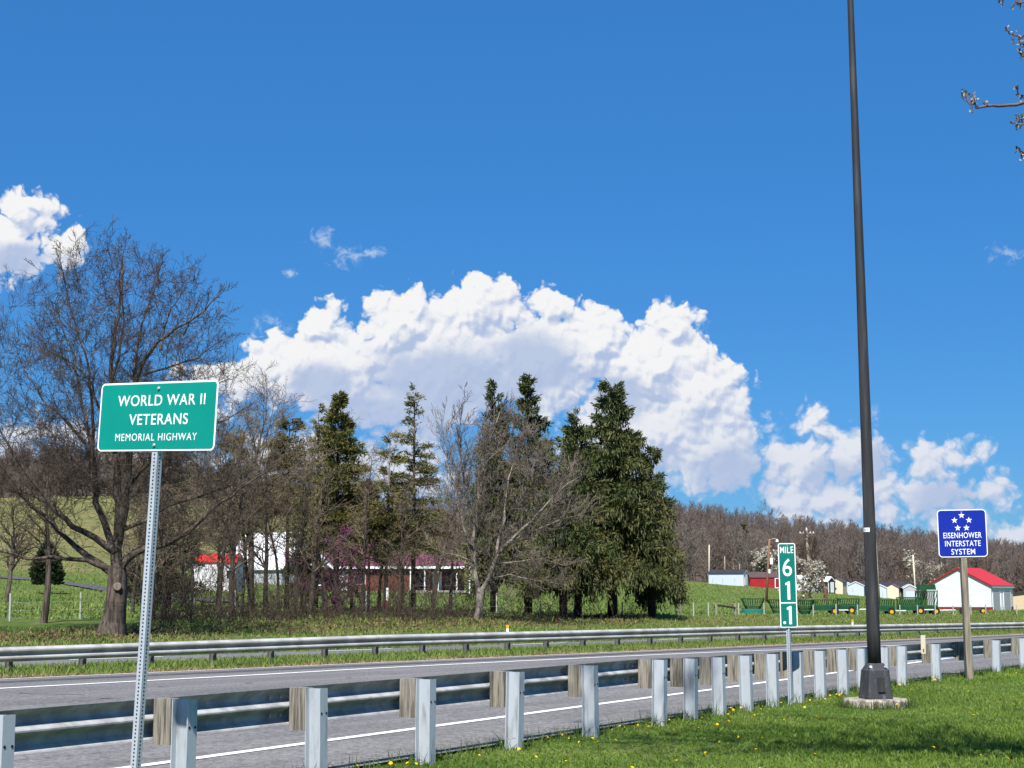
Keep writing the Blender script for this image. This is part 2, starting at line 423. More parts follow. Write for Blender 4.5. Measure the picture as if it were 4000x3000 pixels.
BRICK = mat('red_brick', (0.15, 0.05, 0.034), (0.10, 0.033, 0.024), 5.0, 0.9)
GREYR = mat('pale_metal_roof', (0.74, 0.745, 0.76), (0.66, 0.67, 0.69), 1.0, 0.5)
DGREY = mat('dark_shingles', (0.022, 0.022, 0.03), (0.035, 0.035, 0.045), 3.0, 0.9)
BROWNR = mat('brown_shingles', (0.085, 0.06, 0.058), (0.065, 0.045, 0.045), 3.0, 0.9)
BLUEG = mat('blue_grey_siding', (0.46, 0.52, 0.59), rough=0.7)
GREYS = mat('grey_siding', (0.37, 0.385, 0.40), rough=0.7)
CREAM = mat('cream_siding', (0.62, 0.57, 0.42), rough=0.7)
BLACKS = mat('black_green_siding', (0.022, 0.032, 0.028), rough=0.7)
TAN = mat('tan_siding', (0.52, 0.42, 0.28), rough=0.8)
GLASS = mat('dark_window_glass', (0.012, 0.014, 0.016), rough=0.15, spec=0.6)
GREENM = mat('green_farm_paint', (0.008, 0.075, 0.022), (0.006, 0.055, 0.018), 2.0, 0.5)
TEALM = mat('teal_farm_paint', (0.02, 0.15, 0.13), rough=0.5)
RUBBER = mat('tyre_rubber', (0.012, 0.012, 0.012), rough=0.85)
YELP = mat('yellow_rim_paint', (0.60, 0.34, 0.01), rough=0.5)
POLEW = mat('weathered_pole', (0.34, 0.29, 0.23), (0.22, 0.18, 0.14), 3.0, 0.9, stretch=(3, 3, 0.2))
POLEB = mat('brown_pole', (0.23, 0.12, 0.075), (0.16, 0.085, 0.055), 3.0, 0.9, stretch=(3, 3, 0.2))
BEIGE = mat('beige_plastic', (0.62, 0.56, 0.42), rough=0.6)
AMBER = mat('amber_reflector', (0.75, 0.34, 0.01), rough=0.3)
WIRE = mat('fence_wire', (0.30, 0.33, 0.33), rough=0.6, metal=0.4)
TPOST = mat('fence_post_steel', (0.30, 0.34, 0.33), (0.36, 0.36, 0.32), 5, rough=0.7)

def toned(m, c3, k=.75):
    T = NT(m.node_tree); b = T.n['Principled BSDF']; src = b.inputs['Base Color'].links[0].from_socket
    a = T.add('ShaderNodeAttribute'); a.attribute_name = 'tone'
    col = T.mix(T.smooth(a.outputs['Fac'], .45, 1.0, 0.0, k), src, (*c3, 1)); T.l.new(col, b.inputs['Base Color'])
toned(SPRUCE, (0.135, 0.115, 0.042), .55); toned(CEDAR, (0.14, 0.115, 0.045))
def siding(name, col, board=0.2, axis=2):
    if name in MATS: return MATS[name]
    m = mat(name, col, tuple(c * 0.92 for c in col), 1.5, 0.55)
    T = NT(m.node_tree); b = T.n['Principled BSDF']
    tc = T.add('ShaderNodeTexCoord'); sp = T.add('ShaderNodeSeparateXYZ'); T.l.new(tc.outputs['Object'], sp.inputs[0])
    s = T.math('FRACT', T.math('DIVIDE', sp.outputs[axis], board))
    bp = T.add('ShaderNodeBump'); bp.inputs['Strength'].default_value = 0.9; bp.inputs['Distance'].default_value = 0.03
    T.l.new(s, bp.inputs['Height']); T.l.new(bp.outputs[0], b.inputs['Normal'])
    return m
WHITES = siding('white_siding', (0.70, 0.72, 0.74), 0.30)
WHITEV = siding('white_vertical_boards', (0.64, 0.64, 0.65), 0.3, 0)

def asphalt(name, c1, c2):
    m = mat(name, c1, c2, 0.35, 0.92, spec=0.2, detail=6)
    T = NT(m.node_tree); b = T.n['Principled BSDF']
    src = b.inputs['Base Color'].links[0].from_socket
    tc = T.add('ShaderNodeTexCoord')
    n = T.smooth(T.noise(tc.outputs['Object'], 17.0, 4, 0.75), 0.38, 0.66)
    col = T.mix(n, src, T.mix(1.0, src, (0.45, 0.45, 0.46, 1), 'MULTIPLY'))
    g = T.smooth(T.noise(tc.outputs['Object'], 24.0, 1, 0.5), 0.69, 0.76)
    col = T.mix(g, col, (0.34, 0.34, 0.35, 1))
    # long worn streaks in the direction of travel
    mp = T.add('ShaderNodeMapping'); mp.inputs['Rotation'].default_value = (0, 0, -math.atan2(FD[1], FD[0]) ); T.l.new(tc.outputs['Object'], mp.inputs[0])
    mp2 = T.add('ShaderNodeMapping'); mp2.inputs['Scale'].default_value = (0.03, 1.3, 1); T.l.new(mp.outputs[0], mp2.inputs[0])
    st = T.smooth(T.noise(mp2.outputs[0], 1.0, 5, 0.65), 0.38, 0.62)
    col = T.mix(st, T.mix(1.0, col, (0.76, 0.76, 0.775, 1), 'MULTIPLY'), col)
    T.l.new(col, b.inputs['Base Color'])
    bp = T.add('ShaderNodeBump'); bp.inputs['Strength'].default_value = 0.5; bp.inputs['Distance'].default_value = 0.01
    T.l.new(T.noise(tc.outputs['Object'], 60.0, 3), bp.inputs['Height']); T.l.new(bp.outputs[0], b.inputs['Normal'])
    return m
ASPH = asphalt('worn_asphalt', (0.235, 0.228, 0.222), (0.205, 0.199, 0.194))
ASPH2 = asphalt('shoulder_asphalt', (0.115, 0.114, 0.122), (0.10, 0.099, 0.106))
ASPH3 = asphalt('pale_asphalt', (0.215, 0.212, 0.212), (0.19, 0.188, 0.19))

def ground_material():
    m = bpy.data.materials.new('turf_and_soil'); m.use_nodes = True
    T = NT(m.node_tree); b = T.n['Principled BSDF']; b.inputs['Roughness'].default_value = 0.95; b.inputs['Specular IOR Level'].default_value = 0.1
    tc = T.add('ShaderNodeTexCoord'); v = tc.outputs['Object']
    def at(n):
        a = T.add('ShaderNodeAttribute'); a.attribute_name = n; return a.outputs['Fac']
    mp = T.add('ShaderNodeMapping'); mp.inputs['Scale'].default_value = (0.35, 1.0, 1.0); T.l.new(v, mp.inputs[0])
    vv = mp.outputs[0]
    n1 = T.smooth(T.noise(v, 1.6, 6, 0.7), 0.3, 0.7)
    n2 = T.smooth(T.noise(vv, 0.22, 6, 0.65), 0.35, 0.65)
    n3 = T.noise(v, 9.0, 4, 0.7)
    lush = T.mix(n1, (0.050, 0.105, 0.015, 1), (0.110, 0.185, 0.032, 1))
    olive = T.mix(T.smooth(T.noise(vv, 0.9, 7, 0.75), 0.35, 0.65), (0.080, 0.105, 0.028, 1), (0.26, 0.215, 0.10, 1))
    straw = T.mix(n1, (0.15, 0.115, 0.055, 1), (0.27, 0.21, 0.11, 1))
    leaf = T.mix(T.smooth(n3, 0.35, 0.65), (0.045, 0.030, 0.019, 1), (0.125, 0.078, 0.045, 1))  # leaf litter, its tone lowered to paint in the shade under the belt
    wood = T.mix(n1, (0.085, 0.063, 0.05, 1), (0.15, 0.115, 0.09, 1))
    col = T.mix(T.math('MULTIPLY', n2, 0.55), lush, olive)
    def msk(name, k=1.3):
        a = at(name)
        return T.smooth(T.math('ADD', a, T.math('MULTIPLY', T.math('SUBTRACT', n1, 0.5), k)), 0.35, 0.75)
    col = T.mix(msk('olive', 0.8), col, olive)
    col = T.mix(msk('dry'), col, straw)
    col = T.mix(msk('litter', 1.0), col, leaf)
    col = T.mix(msk('wood', 0.5), col, wood)
    T.l.new(col, b.inputs['Base Color'])
    bp = T.add('ShaderNodeBump'); bp.inputs['Strength'].default_value = 1.0; bp.inputs['Distance'].default_value = 0.25
    T.l.new(T.noise(v, 2.5, 6, 0.75), bp.inputs['Height']); T.l.new(bp.outputs[0], b.inputs['Normal'])
    return m

def make_ground():
    Ys = np.concatenate([np.linspace(-30, 8, 12), np.arange(9, 60, 0.6), np.arange(60, 150, 0.9), np.arange(150, 300, 3), np.arange(300, 900, 8), np.arange(900, 1600, 40)])
    us = np.concatenate([np.linspace(-1.6, -0.42, 30), np.linspace(-0.41, 0.41, 190), np.linspace(0.42, 1.6, 30)])
    U, Yg = np.meshgrid(us, Ys)
    Xg = U * (np.maximum(Yg, 0) + 18.0)
    Z = ground(Xg, Yg)
    nr, nc = Xg.shape
    V = np.stack([Xg, Yg, Z], -1).reshape(-1, 3)
    idx = np.arange(nr * nc).reshape(nr, nc)
    Fc = np.stack([idx[:-1, :-1], idx[:-1, 1:], idx[1:, 1:], idx[1:, :-1]], -1).reshape(-1, 4)
    X, Y = V[:, 0], V[:, 1]; q = qof(X, Y); px = CX + 6551 * X / np.maximum(Y, 20)
    bell = lambda v, a, b, s: sstep(v, a - s, a + s) * (1 - sstep(v, b - s, b + s))
    dry = 0.95 * bell(q, -2.9, -1.5, 0.35) + 0.35 * bell(q, -1.5, 1.8, 0.5) + 0.45 * bell(q, 13, 24, 3) * sstep(px, 2550, 2800) * (1 - 0.3 * sstep(px, 3000, 3300))
    dry += 0.55 * bell(Y, 88, 100, 5) * (1 - sstep(px, 420, 600)) * sstep(px, 120, 260)
    dry += 0.9 * bell(Y, 205, 222, 5) * (1 - sstep(px, 330, 380))
    litter = 0.85 * bell(q, 17.5, 23.5, 1.6) * (1 - sstep(px, 2480, 2640)) + 0.5 * bell(q, 9, 16, 2) * (1 - sstep(px, 350, 700))
    olive = 0.72 * sstep(Y, 170, 270) * (1 - sstep(px, 2000, 2300)) + 0.2 * bell(q, 6, 24, 3) + 0.25 * bell(Y, 130, 320, 20)
    ridge = sstep(px, 2380, 2560)
    wood = ridge * sstep(Y, 325, 345) + (1 - ridge) * sstep(Y, 432, 450)
    me = fast_mesh('ground', V, Fc, True, dict(dry=dry, litter=litter, olive=olive, wood=wood))
    o = obj('ground', me, ground_material(), None, 'structure'); return o
make_ground()

# ------------------------------------------------------------------ near guardrail line
NX = [20, 730, 1246, 1665, 2007, 2305, 2570, 2692, 2803, 2910, 3011, 3109, 3197, 3286, 3361, 3445, 3514, 3648, 3775, 3884, 3990]
NY = [64358 / (5650 - x) for x in NX[:17]] + [31.9, 33.8, 35.6, 37.6]
NR = [(XofP(x, y), y) for x, y in zip(NX, NY)]
for _ in range(2): NR.insert(0, (2 * NR[0][0] - NR[1][0], 2 * NR[0][1] - NR[1][1]))
for _ in range(7): NR.append((2 * NR[-1][0] - NR[-2][0], 2 * NR[-1][1] - NR[-2][1]))
NR = np.array(NR)
NDIR = np.gradient(NR, axis=0); NDIR /= np.linalg.norm(NDIR, axis=1, keepdims=True)
NNRM = np.stack([-NDIR[:, 1], NDIR[:, 0]], 1)          # towards the road
NBASE = np.array([gz(a, b) for a, b in NR])
_yt = np.interp(NR[:, 1], [11.4, 20.9, 22.6, 26.2, 30.1, 36.4, 39, 60], [0.80, 0.80, 0.765, 0.73, 0.68, 0.63, 0.62, 0.62])
NTOP = _yt                                                # world height of the rail's top edge
def near_d(X, Y):                                        # signed distance to the near guardrail, + on the road side
    X = np.asarray(X, float); Y = np.asarray(Y, float)
    Xr = np.interp(Y, NR[:, 1], NR[:, 0]); k = np.interp(Y, NR[:, 1], np.arange(len(NR)))
    nx = np.interp(k, np.arange(len(NR)), NNRM[:, 0])
    return (X - Xr) * nx

# ------------------------------------------------------------------ roads and markings
def strip(name, left, right, mt, dz, kind='structure', n_across=6):
    L = np.array(left); R = np.array(right); n = len(L)
    V = []
    for k in range(n_across + 1):
        t = k / n_across; p = L * (1 - t) + R * t
        V.append(np.column_stack([p, ground(p[:, 0], p[:, 1]) + dz]))
    V = np.stack(V, 1).reshape(-1, 3); m = n_across + 1
    idx = np.arange(n * m).reshape(n, m)
    Fc = np.stack([idx[:-1, 1:], idx[:-1, :-1], idx[1:, :-1], idx[1:, 1:]], -1).reshape(-1, 4)
    return obj(name, fast_mesh(name, V, Fc, True), mt, None, kind)
def far_line(q, s): return FR0 + np.outer(s, FD) + FN * q
S_ = np.arange(-60, 170, 1.0)
def resample(pts, step=1.0):
    pts = np.array(pts); d = np.concatenate([[0], np.cumsum(np.linalg.norm(np.diff(pts, axis=0), axis=1))])
    s = np.arange(0, d[-1], step)
    return np.column_stack([np.interp(s, d, pts[:, 0]), np.interp(s, d, pts[:, 1])])
ext = lambda pts, a, b: np.vstack([pts[0] + (pts[0] - pts[1]) / np.linalg.norm(pts[0] - pts[1]) * a, pts, pts[-1] + (pts[-1] - pts[-2]) / np.linalg.norm(pts[-1] - pts[-2]) * b])
near_edge = NR + NNRM * 0.30
near_edge = ext(near_edge, 45, 60)
near_edge = resample(near_edge, 0.5)
far_q = far_line(-2.75, S_)
# carriageway from the near grass edge to the median edge
k = np.linspace(0, 1, 260)
ne = np.column_stack([np.interp(k, np.linspace(0, 1, len(near_edge)), near_edge[:, i]) for i in (0, 1)])
s_of = (ne - FR0) @ FD
fe = far_line(-2.75, s_of)
strip('road', ne, fe, ASPH, 0.030, n_across=14)
# painted lines: near edge line and the long line beyond it
def px_path(pts): return np.array([hit(x, y)[:2] for x, y in pts])
near_w = px_path([(20, 3078), (450, 3020), (900, 2957), (1400, 2888), (1900, 2820), (2350, 2758), (2800, 2699), (3100, 2657), (3310, 2628), (3600, 2590), (3840, 2560)])
def line_strip(name, pts, w, mt, dz, a=30, b=60, step=0.5):
    p = resample(ext(pts, a, b), step); d = np.gradient(p, axis=0); d /= np.linalg.norm(d, axis=1, keepdims=True)
    n = np.column_stack([-d[:, 1], d[:, 0]])
    return strip(name, p + n * w / 2, p - n * w / 2, mt, dz, n_across=1)
line_strip('edge_line', near_w, 0.15, PAINTW, 0.037)
far_w = px_path([(0, 2697), (500, 2670), (1000, 2643), (1450, 2617), (1900, 2594), (2350, 2572), (2800, 2552), (3300, 2534), (3600, 2521)])
line_strip('lane_line', far_w, 0.17, PAINTW, 0.037)
line_strip('median_edge_line', far_line(-2.95, np.arange(-40, 150, 2.0)), 0.09, PAINTW, 0.037, 5, 5)
strip('rumble_strip', far_line(-3.6, S_), far_line(-4.15, S_), ASPH2, 0.036, n_across=2)
strip('far_road', far_line(1.75, S_), far_line(4.9, S_), ASPH3, 0.030, n_across=3)
for i in range(22):
    s0 = -34 + i * 9.1
    s = np.linspace(s0, s0 + 3.0, 4)
    strip('lane_dash', far_line(4.30, s), far_line(4.46, s), PAINTW, 0.040, n_across=1)

# tar repairs and oil marks on the carriageway
TAR = mat('tar_repair', (0.045, 0.045, 0.048), (0.08, 0.08, 0.084), 8.0, 0.8)
for (xa, ya, xb, yb_, w) in ((395, 2737, 438, 2736, .10), (958, 2675, 998, 2674, .10), (1352, 2655, 1374, 2654, .08), (70, 2716, 210, 2719, .05), (210, 2719, 330, 2722, .04), (1500, 2640, 1560, 2638, .05), (620, 2690, 660, 2690, .06)):
    line_strip('tar_patch', px_path([(xa, ya), ((xa + xb) / 2, (ya + yb_) / 2 + 1), (xb, yb_)]), w, TAR, 0.036, 0.01, 0.01, 0.1)

# driveway across the lawn
dv = px_path([(-200, 2235), (0, 2256), (130, 2266), (300, 2285), (417, 2305), (600, 2325), (850, 2350)])
line_strip('driveway', dv, 2.6, ASPH2, 0.12, 20, 3)

# ------------------------------------------------------------------ guardrails
def wbeam_profile(t=0.004):
    a = [(.016, .0), (.022, .012), (.048, .030), (.078, .052), (.083, .066), (.083, .090), (.076, .104), (.030, .130), (.008, .141), (.0, .150),
         (.0, .162), (.008, .171), (.030, .182), (.076, .208), (.083, .222), (.083, .246), (.078, .260), (.048, .282), (.022, .300), (.016, .312)]
    return a + [(o - t, z) for o, z in reversed(a)]
def beam(name, pts, nrm, zt, mt, parent, off, org):
    prof = wbeam_profile(); m = len(prof); V = []
    for p, n, z in zip(pts, nrm, zt):
        for o, h in prof:
            V.append((p[0] + n[0] * (o + off) - org[0], p[1] + n[1] * (o + off) - org[1], z - 0.312 + h - org[2]))
    Fc = []
    for i in range(len(pts) - 1):
        for k in range(m):
            Fc.append((i * m + k, i * m + (k + 1) % m, (i + 1) * m + (k + 1) % m, (i + 1) * m + k))
    Fc += [tuple(range(m - 1, -1, -1)), tuple((len(pts) - 1) * m + k for k in range(m))]
    me = bpy.data.meshes.new(name); me.from_pydata(V, [], Fc); me.update()
    return obj(name, me, mt, parent)

def ibeam_mesh(h, depth, fl, tf=0.009, tw=0.008):
    # local x along the rail, local y towards the road
    b = MB()
    b.box((0, depth / 2 - tf / 2, h / 2), (fl, tf, h)); b.box((0, -depth / 2 + tf / 2, h / 2), (fl, tf, h))
    b.box((0, 0, h / 2 - 0.0005), (tw, depth - 2 * tf, h - 0.001))
    return b.mesh('post')

org = (NR[4][0], NR[4][1], NBASE[4])
near_rail = thing('guardrail', 'near galvanised guardrail with grey timber blocks behind its steel posts, along the grass verge', 'guardrail', org)
pm = ibeam_mesh(1.0, 0.16, 0.112)
rng = random.Random(11)
hole = MB().tube([(0, -0.002, 0), (0, 0.002, 0)], 0.011, 8).mesh('bolt_hole')
for i, (p, d, n, b, t) in enumerate(zip(NR, NDIR, NNRM, NBASE, NTOP)):
    ang = math.atan2(d[1], d[0])
    po = obj('post', pm, GALVP, near_rail)
    po.location = (p[0] - org[0], p[1] - org[1], b - 0.05 - org[2]); po.rotation_euler = (rad(rng.uniform(-0.7, 0.7)), rad(rng.uniform(-1.2, 1.2)), ang)
    po.scale = (1, 1, t + 0.05 - b)
    if 1 < i < 12:
        for sx in (-0.034, 0.034):
            ho = obj('bolt_hole', hole, DARKM, po); ho.location = (sx, -0.081, (t - b - 0.16) / (t - b + 0.05)); ho.scale = (1, 1, 1 / (t + 0.05 - b))
    # timber block-out
    bb = MB(); hw = 0.15 * rng.uniform(0.9, 1.03) / 2; dp = 0.172; hh = 0.365 * rng.uniform(0.96, 1.03)
    e = 0.006
    poly = [(-hw + e, 0, 0), (hw - e, 0, 0), (hw, e, 0), (hw, dp - e, 0), (hw - e, dp, 0), (-hw + e, dp, 0), (-hw, dp - e, 0), (-hw, e, 0)]
    bb.prism(poly, (0, 0, -hh), (0, 0, 0))
    bo = obj('timber_block', bb.mesh('timber_block'), WOODB, near_rail)
    q = p + n * 0.081
    bo.location = (q[0] - org[0], q[1] - org[1], t + 0.004 - org[2]); bo.rotation_euler = (0, rad(rng.uniform(-1.5, 1.5)), ang + rad(rng.uniform(-2, 2)))
i = 0; stp = 4; lap = 0
while i < len(NR) - 1:
    j = min(i + stp, len(NR) - 1)
    sl = slice(i, j + 1)
    beam('rail_beam', NR[sl] - NDIR[sl] * 0.0, NNRM[sl], NTOP[sl], GALV, near_rail, 0.258 + lap, org)
    lap = 0.005 - lap
    if 2 <= j < 14:
        for ds in (-0.26, -0.11, 0.11, 0.26):
            for zz in (0.078, 0.234):
                c_ = NR[j] + NDIR[j] * ds + NNRM[j] * (0.258 + (0.083 if False else 0.070))
                bo_ = MB().tube([(0, 0.012, 0), (0, -0.022, 0)], 0.015, 6).build('splice_bolt', GALVW, near_rail)
                bo_.location = (c_[0] - org[0], c_[1] - org[1], NTOP[j] - 0.312 + zz - org[2]); bo_.rotation_euler = (0, 0, math.atan2(NDIR[j][1], NDIR[j][0]))
    i = j
# beige marker tab on one block
kx = 17
m = thing('reflector_tab', 'beige plastic marker tab sticking up from a timber block of the near guardrail', 'marker', (*(NR[2 + 17 + 0] + NNRM[19] * 0.09), NTOP[19] + 0.0))
p = P(3606, 2520, 31.4)
m.location = (p[0], p[1], NTOP[19] - 0.12)
MB().box((0, 0, 0.13), (0.095, 0.012, 0.34)).build('tab', BEIGE, m)
MB().box((0, -0.008, 0.02), (0.03, 0.004, 0.06)).build('slot', WOODS, m)
m.rotation_euler = (0, 0, math.atan2(NDIR[19][1], NDIR[19][0]) - rad(40))

# far guardrail across the road
FXS = [95, 373, 628, 870, 1094, 1300, 1488, 1666, 1835, 1992, 2141, 2277, 2410, 2532, 2651, 2761, 2872, 2974, 3070, 3163, 3252, 3338, 3418, 3496, 3570, 3642, 3711, 3781, 3841, 3904, 3968]
fs = [(-3.515 - FR0[0]) + (k - 6) * 1.92 for k in range(-4, 45)]
FP = np.array([FR0 + FD * s for s in fs])
FB = ground(FP[:, 0], FP[:, 1])
FTOPY = np.interp(FP[:, 1], [30, 35.7, 44.8, 60, 81.4, 120], [0.485, 0.50, 0.53, 0.46, 0.25, 0.1])
org2 = (FP[8][0], FP[8][1], FB[8])
far_rail = thing('guardrail', 'far weathered guardrail on dark steel posts in the grass median across the road', 'guardrail', org2)
fpm = ibeam_mesh(1.0, 0.15, 0.10)
fang = math.atan2(FD[1], FD[0])
DPOST = mat('dull_steel_post', (0.16, 0.155, 0.145), (0.11, 0.105, 0.10), 6, 0.6, 0.3)
for p, b, t in zip(FP, FB, FTOPY):
    o = obj('post', fpm, DPOST, far_rail)
    q = p + FN * 0.17
    o.location = (q[0] - org2[0], q[1] - org2[1], b - 0.05 - org2[2]); o.rotation_euler = (rad(rng.uniform(-1, 1)), rad(rng.uniform(-1.3, 1.3)), fang); o.scale = (1, 1, t + 0.03 - b)
    bl = MB().box((0, 0, 0), (0.09, 0.09, 0.30)).build('spacer_block', DPOST, far_rail)
    q = p + FN * 0.047
    bl.location = (q[0] - org2[0], q[1] - org2[1], t - 0.15 - org2[2]); bl.rotation_euler = (0, 0, fang)
    q = p - FN * 0.004
    bt = MB().tube([(0, 0.004, 0), (0, -0.014, 0)], 0.017, 8).build('bolt', GALVW, far_rail)
    bt.location = (q[0] - org2[0], q[1] - org2[1], t - 0.156 - org2[2]); bt.rotation_euler = (0, 0, fang)
i = 0; lap = 0
while i < len(FP) - 1:
    j = min(i + 4, len(FP) - 1); sl = slice(i, j + 1)
    nn = np.tile(-FN, (j - i + 1, 1))
    beam('rail_beam', FP[sl], nn, FTOPY[sl], GALVW, far_rail, 0.002 + lap, org2)
    lap = 0.005 - lap; i = j
for (x, y0, y1, lab) in ((1993, 2437, 2462, 'amber and white marker post on top of the far guardrail, in front of the spruces'),
                         (3337, 2418, 2440, 'amber and white marker post on the far guardrail, just left of the tall lamp pole')):
    s = None
    for sv in np.arange(-40, 140, 0.05):
        c = FR0 + FD * sv
        if CX + 6551 * c[0] / c[1] >= x: s = sv; break
    c = FR0 + FD * s + FN * 0.12
    t = float(np.interp(c[1], [30, 35.7, 44.8, 60, 81.4, 120], [0.485, 0.50, 0.53, 0.46, 0.25, 0.1]))
    m = thing('marker_post', lab, 'marker', (c[0], c[1], t - 0.02))
    MB().box((0, 0, 0.06), (0.07, 0.02, 0.14)).build('white_base', WHITEP, m)
    MB().box((0, -0.002, 0.17), (0.08, 0.024, 0.10)).build('reflector', AMBER, m)

# ------------------------------------------------------------------ signs
def rrect(w, h, r, n=6):
    pts = []
    for cx, cz, a0 in ((w / 2 - r, -h / 2 + r, -90), (w / 2 - r, h / 2 - r, 0), (-w / 2 + r, h / 2 - r, 90), (-w / 2 + r, -h / 2 + r, 180)):
        for k in range(n + 1):
            a = rad(a0 + 90 * k / n); pts.append((cx + r * math.cos(a), 0, cz + r * math.sin(a)))
    return pts
def panel(w, h, r, border, face_mat, parent, z, y=0.0, rot=(0, 0, 0)):
    pl = MB().prism(rrect(w, h, r), (0, -0.0, 0), (0, 0.004, 0)).build('sign_panel', WHITEP, parent)
    pl.location = (0, y, z); pl.rotation_euler = rot
    fc = MB().prism(rrect(w - 2 * border, h - 2 * border, max(r - border, 0.004)), (0, -0.002, 0), (0, 0.0005, 0)).build('face_sheet', face_mat, pl)
    return pl
def text(s, size, x, z, parent, sx=0.8, off=0.004, space=1.08, mt=None, align='CENTER', wfit=None):
    c = bpy.data.curves.new('lettering', 'FONT'); c.body = s; c.size = size; c.align_x = align; c.align_y = 'CENTER'
    c.offset = off * size; c.extrude = 0.0008; c.space_character = space
    tmp = bpy.data.objects.new('lettering_curve', c); COL.objects.link(tmp)
    bpy.context.view_layer.update()
    me = bpy.data.meshes.new_from_object(tmp.evaluated_get(bpy.context.evaluated_depsgraph_get())); me.name = 'lettering'
    bpy.data.objects.remove(tmp); bpy.data.curves.remove(c)
    xs_ = [v.co.x for v in me.vertices]; w = max(xs_) - min(xs_); mid = (max(xs_) + min(xs_)) / 2
    for v in me.vertices: v.co.x -= mid
    me.materials.clear()
    o = obj('lettering', me, mt or WHITEP, parent)
    o.location = (x, -0.0030, z); o.rotation_euler = (math.pi / 2, 0, 0); o.scale = ((wfit / w) if wfit else sx, 1, 1)
    return o
def ptube(parent, L, w=0.051, hole_step=0.0254, z0=0.0, mt=GALVP, rz=0.0, holes=(0.0, 2.0)):
    po = MB().box((0, 0, z0 + L / 2), (w, w, L)).build('post', mt, parent); po.rotation_euler = (0, 0, rz)
    b = MB(); z = z0 + holes[0]
    hv = []
    while z < z0 + holes[1]:
        for nx, ny in ((0, -1), (1, 0), (-1, 0)):
            c = np.array([nx * (w / 2 + 0.0006), ny * (w / 2 + 0.0006), z]); tx = np.array([-ny, nx, 0.0]); up = np.array([0, 0, 1.0])
            ring = [c + 0.0072 * (math.cos(a) * tx + math.sin(a) * up) for a in [2 * math.pi * k / 8 for k in range(8)]]
            b.add(ring, [tuple(range(8))])
        z += hole_step
    h = b.build('punched_holes', DARKM, po, kind='stuff')
    return po
def figure_one(parent, x, z, h):
    w = h * 0.15
    pts = [(-w / 2, 0, -h / 2), (w / 2, 0, -h / 2), (w / 2, 0, h / 2), (-w * 0.1, 0, h / 2), (-w * 1.2, 0, h * 0.41), (-w * 1.2, 0, h * 0.29), (-w / 2, 0, h * 0.33)]
    o = MB().prism(pts, (0, -0.0012, 0), (0, 0, 0)).build('lettering', WHITEP, parent); o.location = (x, -0.0024, z); return o
def bolt(parent, x, z, r=0.012):
    b = MB().tube([(0, 0, 0), (0, -0.006, 0), (0, -0.011, 0)], [r, r, r * 0.6], 10).build('bolt', GALVW, parent); b.location = (x, -0.003, z); return b

# large green memorial sign
YS = 11.4
ct = P(624, 1628, YS); w_m, h_m = 1.06, 0.478
yaw = rad(-30); lean = rad(2.4)
gzb = gz(ct[0], YS)
bx = ct[0] - math.tan(lean) * (ct[2] - gzb)
sgn = thing('road_sign', 'green rectangular memorial highway sign with white lettering on a leaning perforated steel post', 'sign', (bx, YS, gzb), 0.0, None, 0.0, lean)
Lp = (ct[2] - gzb) / math.cos(lean)
ptube(sgn, Lp + h_m * 0.42 + 0.1, 0.051, 0.0254, -0.1, GALVP, yaw, (0.45, Lp + 0.1 - h_m * 0.5 - 0.55 + 0.6))
pl = panel(w_m, h_m, 0.036, 0.0125, GREENF, sgn, Lp, 0.0, (0, 0, yaw))
pl.location = (math.sin(yaw) * 0.031, -math.cos(yaw) * 0.031, Lp)
u = w_m / 464.0; v = h_m / 268.0
text('WORLD WAR II', 44 * v * 1.36, 14 * u, 60 * v, pl, wfit=345 * u)
text('VETERANS', 44 * v * 1.36, 8 * u, -14 * v, pl, wfit=232 * u)
text('MEMORIAL HIGHWAY', 30 * v * 1.36, 2 * u, -82 * v, pl, off=-0.004, space=1.15, wfit=322 * u)
bolt(pl, 3 * u, 108 * v); bolt(pl, 0, -112 * v)

# mile marker
YM = 24.9
gm = GP(3079, YM)
ct = P(3071, 2286, YM)
mm = thing('mile_marker', 'tall narrow green mile marker sign on a perforated steel post beside the near guardrail', 'sign', gm, 0, None, 0, rad(-0.35))
H = ct[2] - gm[2]
ptube(mm, H + 0.5, 0.051, 0.0254, -0.1, GALVP, rad(-38), (0.1, H - 0.5))
hm = 330 / 6551 * YM * 0.99; wm = 67 / 6551 * YM * 1.0
pm2 = panel(wm, hm, 0.03, 0.0135, TEALF, mm, H, -0.042, (0, rad(-0.4), rad(-4)))
u = hm / 330
text('MILE', 27 * u * 1.38, 0, 137 * u, pm2, wfit=52 * u)
text('6', 71 * u * 1.38, 0, 66 * u, pm2, wfit=36 * u)
figure_one(pm2, 3 * u, -21 * u, 71 * u)
MB().box((0, -0.003, -69 * u), (wm - 0.02, 0.003, 4.5 * u)).build('divider_line', WHITEP, pm2)
figure_one(pm2, 6 * u, -117 * u, 71 * u)
MB().tube([(-17 * u, -0.002, -146 * u), (-17 * u, -0.004, -146 * u)], 5.5 * u, 14).build('decimal_point', WHITEP, pm2)
bolt(pm2, 2 * u, 156 * u, 0.008)

